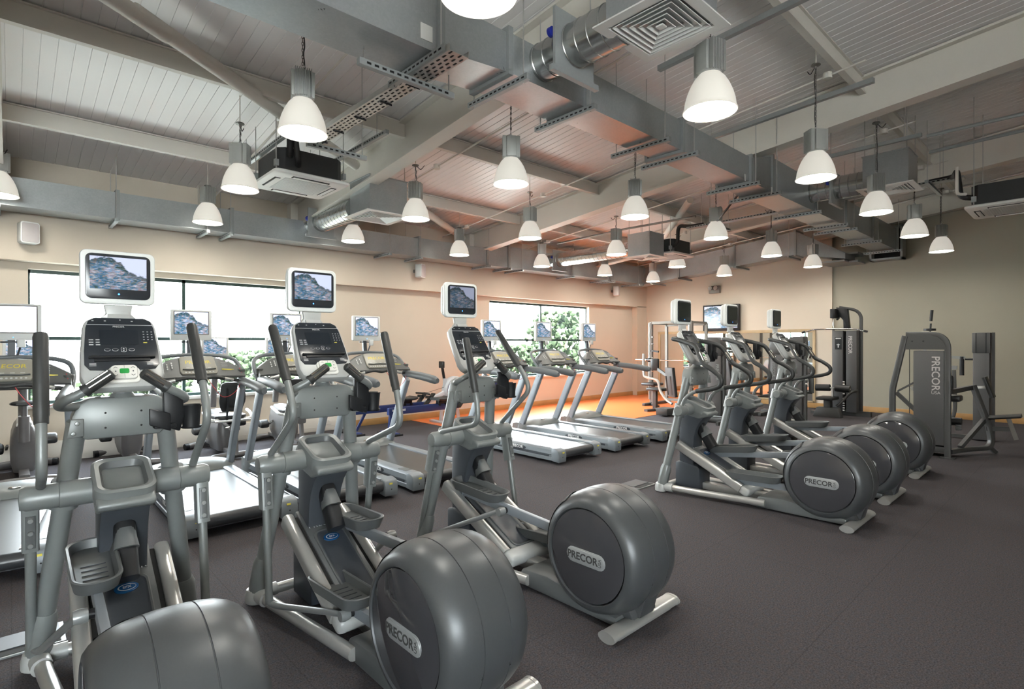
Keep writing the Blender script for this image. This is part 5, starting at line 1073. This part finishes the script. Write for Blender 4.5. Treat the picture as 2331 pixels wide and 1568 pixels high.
# ------------------------------------------------------------------ strength machines
def frame_poly(m, pts, w_, h_, upv=(1, 0, 0), r=0.12):
    m.sweep(bend_path(pts, r), rrect(w_, h_, 0.012, 2), 0, upv)
def shroud(t, xa, xb, y0, y1, z0, z1, txt, side, size, key=None):
    """weight-stack cover with vertical lettering on the face towards side (-1 = -x)"""
    part('weight_cover', lambda m: m.span((xa, y0, z0), (xb, y1, z1), 0.012), 'machine_panel', t, key)
    xf = xa-0.001 if side < 0 else xb+0.001
    lettering('lettering', 'PRECOR', size, frame((xf, y0+(y1-y0)*0.28, z1-0.05-size*2.05), (0, 0, -1), (0, side, 0)), 'speaker_grey', t, 0.0008, 0.012)
# 1: the machine in front at the right, cover facing the camera
t = thing('strength_machine', (9.2, 1.37, 0), 'large dark strength machine with lettered weight cover, at the right', 'strength machine', 'strength machines')
part('front_post', lambda m: m.sweep(bend_path([(0, 0.0, 0), (0, 0.0, 1.66), (0, 0.46, 1.66)], 0.20, 10), rrect(0.07, 0.055, 0.012, 2), 0, (1, 0, 0)), 'machine_grey', t)
part('leaning_post', lambda m: m.sweep(bend_path([(0, 0.62, 0.0), (0, 0.62, 0.88), (0, 0.47, 1.64)], 0.05), rrect(0.07, 0.085, 0.012, 2), 0, (1, 0, 0)), 'machine_grey', t)
part('top_panel', lambda m: m.prism([(0.02, 1.45), (0.02, 1.50), (0.05, 1.57), (0.11, 1.62), (0.20, 1.65), (0.44, 1.65), (0.49, 1.45)], 'x', -0.03, 0.03), 'machine_grey', t)
part('panel_bolt', lambda m: [m.lathe([(0.011, 0), (0, -0.004)], (-0.031, y, 1.565), 'x', 10) for y in (0.26, 0.385)], 'black_plastic', t)
shroud(t, -0.02, 0.30, 0.035, 0.375, 0.16, 1.435, '', -1, 0.125)
lettering('lettering', 'USA', 0.055, frame((-0.021, 0.125, 0.865), (0, -1, 0), (0, 0, 1)), 'speaker_grey', t, 0.0008)
part('foot_plate', lambda m: m.box((0, 0, 0.006), (0.16, 0.16, 0.012)), 'machine_grey', t)
part('base_frame', lambda m: (m.bar((0.14, 0, 0.10), (0.14, 0.62, 0.10), 0.26, 0.08, 0, 0.01), m.bar((0, 0.62, 0.05), (0.75, 0.62, 0.05), 0.07, 0.05), m.bar((0.3, -0.02, 0.05), (0.3, 0.66, 0.05), 0.05, 0.05)), 'machine_grey', t)
part('cable', lambda m: m.tube([(0.05, 0.43, 0.25), (0.05, 0.43, 1.45)], 0.005, 6), 'black_plastic', t)
part('brace_bar', lambda m: (m.bar((0.02, 0.58, 0.84), (0.02, 0.30, 0.55), 0.04, 0.05), m.bar((0.02, 0.56, 0.86), (0.02, 0.33, 1.02), 0.025, 0.025)), 'machine_grey', t)
part('lever', lambda m: (m.bar((0.35, 0.45, 0.92), (0.35, 0.33, 0.72), 0.03, 0.07), m.lathe([(0.03, -0.03), (0.03, 0.03)], (0.35, 0.35, 1.05), 'x', 12)), 'bright_silver', t)
part('roller_pad', lambda m: m.tube([(0.34, -0.10, 0.46), (0.34, 0.20, 0.46)], 0.055, 18), 'pad_black', t)
part('thigh_pad', lambda m: m.span((0.20, -0.10, 0.74), (0.45, 0.05, 0.82), 0.02), 'pad_black', t)
part('seat_pad', lambda m: m.span((0.22, -0.02, 0.85), (0.30, 0.20, 1.10), 0.03), 'pad_black', t)
part('weight_plate', lambda m: [m.lathe([(0.03, 0.02*k), (0.035, 0.02*k+0.008), (0.03, 0.02*k+0.016)], (0.30, -0.07, 0.35), 'z', 14) for k in range(4)], 'tube_silver', t)
# the curved seat frame joined to it
def seatframe(m):
    m.sweep(bend_path([(0.05, -0.01, 0.08), (0.45, -0.10, 0.07), (0.84, -0.36, 0.08), (0.84, -0.34, 0.34), (0.80, -0.16, 0.94)], 0.22, 10), rrect(0.06, 0.075, 0.012, 2), 0, (0.7, 0.7, 0))
    m.bar((0.35, -0.08, 0.11), (0.82, -0.28, 0.46), 0.05, 0.055); m.bar((0.10, -0.01, 0.88), (0.82, -0.15, 0.91), 0.05, 0.06); m.bar((0.80, -0.33, 0.10), (0.86, -0.40, 0.01), 0.04, 0.05)
    m.bar((0.84, -0.30, 0.34), (0.85, -0.56, 0.36), 0.05, 0.06)
part('seat_frame', seatframe, 'machine_grey', t)
part('chest_pad', lambda m: m.sweep([(0.85, -0.28, 1.06), (0.85, -0.37, 0.78)], rrect(0.22, 0.05, 0.02, 3), 0, (0, -1, 0.3)), 'pad_black', t)
part('pad_arm', lambda m: m.bar((0.82, -0.15, 0.91), (0.85, -0.31, 0.92), 0.03, 0.035), 'bright_silver', t)
part('bench_seat', lambda m: m.sweep([(0.85, -0.33, 0.495), (0.86, -0.66, 0.55)], rrect(0.28, 0.04, 0.018, 3), 0, (0, 0, 1)), 'pad_black', t)
part('seat_stem', lambda m: m.bar((0.85, -0.53, 0.50), (0.86, -0.61, 0.22), 0.06, 0.05), 'gunmetal', t)
# 2: its tall neighbour behind
t = thing('strength_machine', (11.2, 1.25, 0), 'narrow dark weight tower standing behind the large machine at the right edge', 'strength machine', 'strength machines')
part('tower', lambda m: (m.span((-0.05, -0.10, 0.02), (0.20, 0.10, 1.46), 0.012),), 'machine_panel', t)
part('tower_top', lambda m: m.span((-0.06, -0.11, 1.38), (0.22, 0.11, 1.70), 0.014), 'machine_grey', t)
part('top_groove', lambda m: [m.span((-0.064, s*0.06-0.006, 1.38), (-0.05, s*0.06+0.006, 1.69)) for s in (-1, 1)], 'black_plastic', t)
part('edge_post', lambda m: m.bar((0.05, -0.135, 0.0), (0.05, -0.135, 1.70), 0.06, 0.035), 'machine_grey', t)
part('base_frame', lambda m: (m.bar((0.05, -0.15, 0.04), (0.05, 0.85, 0.04), 0.07, 0.05), m.bar((-0.3, 0.85, 0.04), (0.4, 0.85, 0.04), 0.07, 0.05)), 'machine_grey', t)
part('upright', lambda m: (m.sweep(bend_path([(0.0, 0.95, 0.05), (0.0, 0.45, 0.10), (0.0, 0.32, 0.40), (0.0, 0.34, 1.10)], 0.2), rrect(0.05, 0.05, 0.01, 2), 0, (1, 0, 0)),), 'machine_grey', t)
part('arm', lambda m: (m.bar((0, 0.30, 1.14), (0, 0.85, 1.16), 0.05, 0.06), m.bar((0, 0.20, 1.30), (0, 0.85, 1.34), 0.035, 0.045), m.bar((0, 0.72, 1.34), (0, 0.72, 1.62), 0.04, 0.04)), 'tube_silver', t)
part('handle', lambda m: (m.tube([(0, 0.66, 1.56), (0, 0.64, 1.86)], 0.014, 10), m.lathe([(0.0, 1.735), (0.085, 1.74), (0.085, 1.775), (0, 1.78)], (0, 0.655, 0), 'z', 20), m.tube([(0, 0.64, 1.90), (0, 0.625, 2.08)], 0.022, 12), m.tube([(0, 0.20, 1.28), (0, -0.05, 1.28)], 0.016, 10), m.tube([(0, 0.24, 1.02), (0, 0.24, 1.32)], 0.03, 12)), 'black_plastic', t)
# 3: lat pulldown by the right wall
t = thing('pulldown_machine', (13.05, 3.62, 0), 'tall dark pulldown machine with a wide silver bar, by the right wall', 'strength machine', 'strength machines')
part('stack_cover', lambda m: (m.span((-0.14, 0.05, 0.10), (0.14, 0.25, 1.80), 0.012), m.span((-0.12, -0.20, 0.08), (0.16, 0.0, 1.80), 0.012)), 'machine_panel', t)
part('stack_gap', lambda m: m.span((-0.02, -0.0, 0.12), (0.10, 0.05, 1.78)), 'void', t)
part('rear_post', lambda m: m.sweep(bend_path([(0.10, -0.225, 0.0), (0.10, -0.225, 2.22), (0.0, 0.16, 2.30)], 0.26, 10), rrect(0.06, 0.055, 0.012, 2), 0, (1, 0, 0)), 'machine_grey', t)
part('front_post', lambda m: m.bar((0.0, 0.27, 0.0), (0.0, 0.27, 1.85), 0.05, 0.03), 'machine_grey', t)
part('head', lambda m: (m.prism([(0.19, 2.02), (0.19, 2.30), (-0.02, 2.26), (-0.06, 1.82), (0.05, 1.82), (0.06, 2.02), (0.12, 2.10)], 'x', -0.10, 0.02, 0.008), m.box((-0.20, 0.20, 2.16), (0.20, 0.10, 0.20), 0.012)), 'black_plastic', t)
lettering('lettering', 'PRECOR', 0.10, frame((-0.1215, -0.08, 1.50), (0, 0, -1), (0, -1, 0)), 'speaker_grey', t, 0.0008, 0.012)
part('poster', lambda m: m.span((-0.145, 0.07, 1.40), (-0.139, 0.20, 1.66)), 'black_plastic', t)
part('poster_mark', lambda m: (m.box((-0.146, 0.135, 1.635), (0.002, 0.10, 0.02)), m.box((-0.146, 0.135, 1.48), (0.002, 0.02, 0.08)), m.box((-0.146, 0.135, 1.50), (0.002, 0.06, 0.012))), 'mark_white', t)
b_ = part('pull_bar', lambda m: m.tube(bend_path([(-0.30, 0.80, 1.76), (-0.30, 0.56, 1.83), (-0.30, 0.16, 1.835), (-0.30, -0.22, 1.83), (-0.30, -0.42, 1.76)], 0.06), 0.015, 10), 'chrome', t)
part('bar_grip', lambda m: [m.tube([(-0.30, 0.16+s*0.62+0.02, 1.765), (-0.30, 0.16+s*0.56+0.02, 1.785)], 0.022, 10) for s in (-1, 1)], 'pad_black', b_)
part('cable_clip', lambda m: (m.tube([(-0.25, 0.20, 2.06), (-0.29, 0.18, 1.84)], 0.008, 8), m.lathe([(0.016, 1.90), (0.02, 1.94), (0.012, 1.99)], (-0.275, 0.19, 0), 'z', 12)), 'bright_silver', t)
part('roller_pad', lambda m: [m.tube([(-0.42, 0.16+s*0.05, 0.60), (-0.42, 0.16+s*0.32, 0.59)], 0.072, 20) for s in (-1, 1)], 'pad_black', t)
part('roller_stem', lambda m: (m.bar((-0.42, 0.16, 0.62), (-0.42, 0.16, 0.36), 0.05, 0.03), m.tube([(-0.42, -0.17, 0.59), (-0.42, 0.50, 0.60)], 0.014, 8)), 'bright_silver', t)
part('seat', lambda m: m.prism(rrect(0.46, 0.34, 0.06, 4, -0.55, 0.22), 'z', 0.36, 0.42, 0.02), 'pad_black', t)
part('seat_post', lambda m: (m.span((-0.60, 0.15, 0.05), (-0.45, 0.28, 0.36), 0.01), m.prism([(-0.05, 0.0), (0.0, 0.20), (0.40, 0.20), (0.48, 0.0)], 'x', -0.64, -0.46, 0.01)), 'machine_grey', t)
part('ladder', lambda m: [m.box((-0.15, 0.03, 0.12+0.05*k), (0.012, 0.035, 0.022)) for k in range(13) if k not in (6,)], 'sill_white', t)
part('brace_tube', lambda m: m.tube(smooth_path([(-0.10, -0.20, 0.55), (-0.25, -0.12, 0.50), (-0.42, 0.02, 0.28), (-0.45, 0.08, 0.22)], 5), 0.026, 10), 'machine_grey', t)
part('base_frame', lambda m: (m.bar((-0.62, 0.22, 0.03), (0.15, 0.22, 0.03), 0.08, 0.05), m.bar((-0.15, 0.66, 0.035), (-0.15, 0.22, 0.035), 0.10, 0.07), m.bar((0.05, -0.42, 0.05), (0.05, 0.3, 0.05), 0.08, 0.10)), 'machine_grey', t)
# 4-6: three machines in front of the mirror
def tower_machine(name, x, y, h, label, pad=True, flip=1):
    t = thing(name, (x, y, 0), label, 'strength machine', 'strength machines')
    part('weight_cover', lambda m: m.span((-0.02, -0.13, 0.14), (0.22, 0.13, h-0.34), 0.012), 'machine_panel', t)
    part('top_panel', lambda m: m.prism([(-0.15*flip, h-0.36), (-0.15*flip, h-0.16), (-0.12*flip, h-0.06), (-0.06*flip, h-0.01), (0.02*flip, h), (0.16*flip, h), (0.18*flip, h-0.36)], 'x', -0.04, 0.20, 0.02), 'machine_grey', t)
    part('top_bolt', lambda m: [m.lathe([(0.012, 0), (0, -0.004)], (-0.041, y_*flip, h-0.12), 'x', 10) for y_ in (-0.02, 0.10)], 'black_plastic', t)
    lettering('lettering', 'PRECOR', 0.085, frame((-0.0215, -0.06*flip, h-0.68), (0, 0, -1), (0, -1, 0)), 'shell_grey', t, 0.0008, 0.012)
    part('post', lambda m: (m.bar((0.05, 0.165*flip, 0.0), (0.05, 0.165*flip, h-0.10), 0.06, 0.05), m.bar((0.05, -0.155*flip, 0.0), (0.05, -0.155*flip, h-0.30), 0.06, 0.05)), 'machine_grey', t)
    part('base_frame', lambda m: (m.bar((0.1, -0.28, 0.06), (0.1, 0.34, 0.06), 0.20, 0.10, 0, 0.01), m.bar((-0.35, 0.24*flip, 0.04), (0.3, 0.24*flip, 0.04), 0.07, 0.06), m.bar((-0.35, -0.22*flip, 0.04), (0.3, -0.22*flip, 0.04), 0.05, 0.06)), 'machine_grey', t)
    return t
t = tower_machine('strength_machine', 10.0, 5.04, 1.66, 'dark weight machine with a black back pad, behind the first far cross trainer')
part('back_pad', lambda m: m.sweep([(0.35, 1.12, 0.40), (0.30, 1.16, 1.02)], rrect(0.36, 0.07, 0.03, 3), 0, (-0.8, 0.5, 0)), 'pad_black', t)
part('pad_channel', lambda m: [m.bar((0.285, 1.08+0.11*k, 0.44), (0.245, 1.11+0.11*k, 0.84), 0.025, 0.02, 0, 0, None, (-1, 0, 0)) for k in (0, 1)], 'machine_grey', t)
part('head_pad', lambda m: m.box((0.62, 1.72, 1.06), (0.08, 0.20, 0.27), 0.03), 'pad_black', t)
part('pad_arm', lambda m: m.bar((0.62, 1.68, 0.98), (0.45, 1.22, 0.78), 0.04, 0.06), 'machine_grey', t)
part('curved_arm', lambda m: m.tube(smooth_path([(0.45, 1.90, 1.30), (0.45, 1.90, 0.88), (0.45, 1.84, 0.78), (0.45, 1.56, 0.72), (0.45, 1.48, 0.50), (0.45, 1.34, 0.32), (0.40, 1.16, 0.24)], 5), 0.028, 12), 'bright_silver', t)
part('seat', lambda m: m.span((0.60, 1.55, 0.46), (0.95, 1.95, 0.53), 0.025), 'pad_black', t)
part('seat_base', lambda m: (m.bar((0.75, 1.80, 0.05), (0.75, 1.80, 0.47), 0.08, 0.08), m.bar((0.45, 1.85, 0.03), (1.05, 1.75, 0.03), 0.10, 0.05), m.bar((0.2, 0.2, 0.05), (0.75, 1.8, 0.05), 0.07, 0.06)), 'machine_grey', t)
part('foot_block', lambda m: m.span((0.02, 1.05, 0.03), (0.36, 1.32, 0.17), 0.01), 'machine_grey', t)
t = tower_machine('strength_machine', 11.9, 4.62, 1.66, 'dark weight machine with a black back pad, behind the middle far cross trainer', flip=-1)
part('back_pad', lambda m: m.sweep([(-1.02, 0.55, 0.55), (-1.08, 0.62, 1.24)], rrect(0.34, 0.07, 0.03, 3), 0, (-0.8, 0.5, 0)), 'pad_black', t)
part('press_arm', lambda m: (m.tube(smooth_path([(-0.1, 0.75, 1.34), (-0.3, 0.9, 1.42), (-0.5, 0.9, 1.40), (-0.7, 0.95, 1.30), (-0.75, 1.0, 1.10)], 5), 0.028, 12), m.tube([(-0.1, 0.6, 1.34), (-0.55, 1.15, 1.36)], 0.022, 10)), 'machine_grey', t)
part('seat', lambda m: m.span((-1.0, 0.55, 0.50), (-0.62, 0.98, 0.57), 0.025), 'pad_black', t)
part('seat_frame', lambda m: (m.bar((-1.0, 0.60, 0.05), (-1.0, 0.60, 1.0), 0.06, 0.07), m.bar((-1.1, 0.7, 0.04), (0.1, 0.2, 0.04), 0.07, 0.06)), 'machine_grey', t)
t = tower_machine('strength_machine', 10.6, 3.80, 1.66, 'dark weight machine with a wide rounded top, behind the farthest cross trainer', flip=-1)
part('side_plate', lambda m: m.prism([(-0.28, 0.62), (-0.20, 0.66), (-0.20, 1.0), (-0.28, 1.0)], 'x', 0.10, 0.16, 0.01), 'machine_grey', t)
part('knob', lambda m: [m.lathe([(0.0, -0.02), (0.02, 0), (0, 0.02)], (-0.06, -0.22, 0.80+0.08*k), 'x', 10) for k in range(2)], 'bright_silver', t)

# Smith rack with its bar
t = thing('barbell_rack', (11.7, 7.0, 0), 'tall grey barbell rack with a bar, on the orange floor by the corner', 'barbell rack')
def rackf(m):
    for y in (-0.53, 0.55):
        m.bar((0, y, 0.03), (0, y, 2.06), 0.07, 0.07, 0, 0.008); m.bar((0.70, y, 0.03), (0.70, y, 2.02), 0.06, 0.06); m.bar((0, y, 2.03), (0.70, y, 2.03), 0.05, 0.05)
    m.bar((0, -0.53, 2.04), (0, 0.55, 2.04), 0.06, 0.06); m.bar((0.7, -0.53, 2.0), (0.7, 0.55, 2.0), 0.06, 0.06); m.bar((0.7, -0.53, 0.10), (0.7, 0.55, 0.10), 0.06, 0.06)
part('rack_frame', rackf, 'gunmetal', t)
part('guide_rod', lambda m: [m.tube([(-0.06, y, 0.15), (-0.06, y, 2.04)], 0.014, 10) for y in (-0.50, 0.58)], 'bright_silver', t)
part('peg', lambda m: [m.tube([(0.02, y-0.05, 0.5+0.17*k), (-0.05, y-0.05, 0.5+0.17*k)], 0.011, 8) for y in (-0.53, 0.55) for k in range(8)], 'chrome', t)
part('rack_foot', lambda m: [m.span((-0.35, y-0.04, 0.006), (0.85, y+0.04, 0.07), 0.008) for y in (-0.53, 0.55)], 'machine_grey', t)
part('safety_catch', lambda m: [m.bar((-0.02, y, 1.35), (-0.02, y-0.22, 1.33), 0.04, 0.04) for y in (-0.50, 0.55)], 'black_plastic', t)
part('hook_block', lambda m: [m.box((-0.05, y, 1.125), (0.07, 0.06, 0.10), 0.01) for y in (-0.50, 0.58)], 'black_plastic', t)
b_ = MB().tube([(0, -0.60, 0), (0, 0.62, 0)], 0.014, 10)
for s in (-0.60, 0.62): b_.tube([(0, s, 0), (0, s+(0.30 if s > 0 else -0.30), 0)], 0.025, 12); b_.lathe([(0.04, -0.015), (0.04, 0.015)], (0, s, 0), 'y', 12)
o = link('barbell', b_.mesh('barbell', 'chrome')); o.location = (11.585, 7.0, 1.125); tag(o, 'long steel barbell held in the rack on the orange floor', 'barbell')
# bench in the rack
t = thing('weight_bench', (11.55, 7.35, 0.006), 'black padded bench under the barbell rack at the corner', 'bench')
part('seat', lambda m: m.span((-0.25, -0.12, 0.50), (0.20, 0.24, 0.57), 0.025), 'pad_black', t)
part('bench_leg', lambda m: (m.bar((0, 0.05, 0.04), (0, 0.05, 0.50), 0.06, 0.06), m.bar((-0.15, -0.10, 0.04), (-0.05, 0.0, 0.50), 0.04, 0.05)), 'gunmetal', t)
part('bench_foot', lambda m: m.bar((-0.2, -0.2, 0.025), (0.2, 0.28, 0.025), 0.08, 0.05, 0, 0.006), 'machine_grey', t)
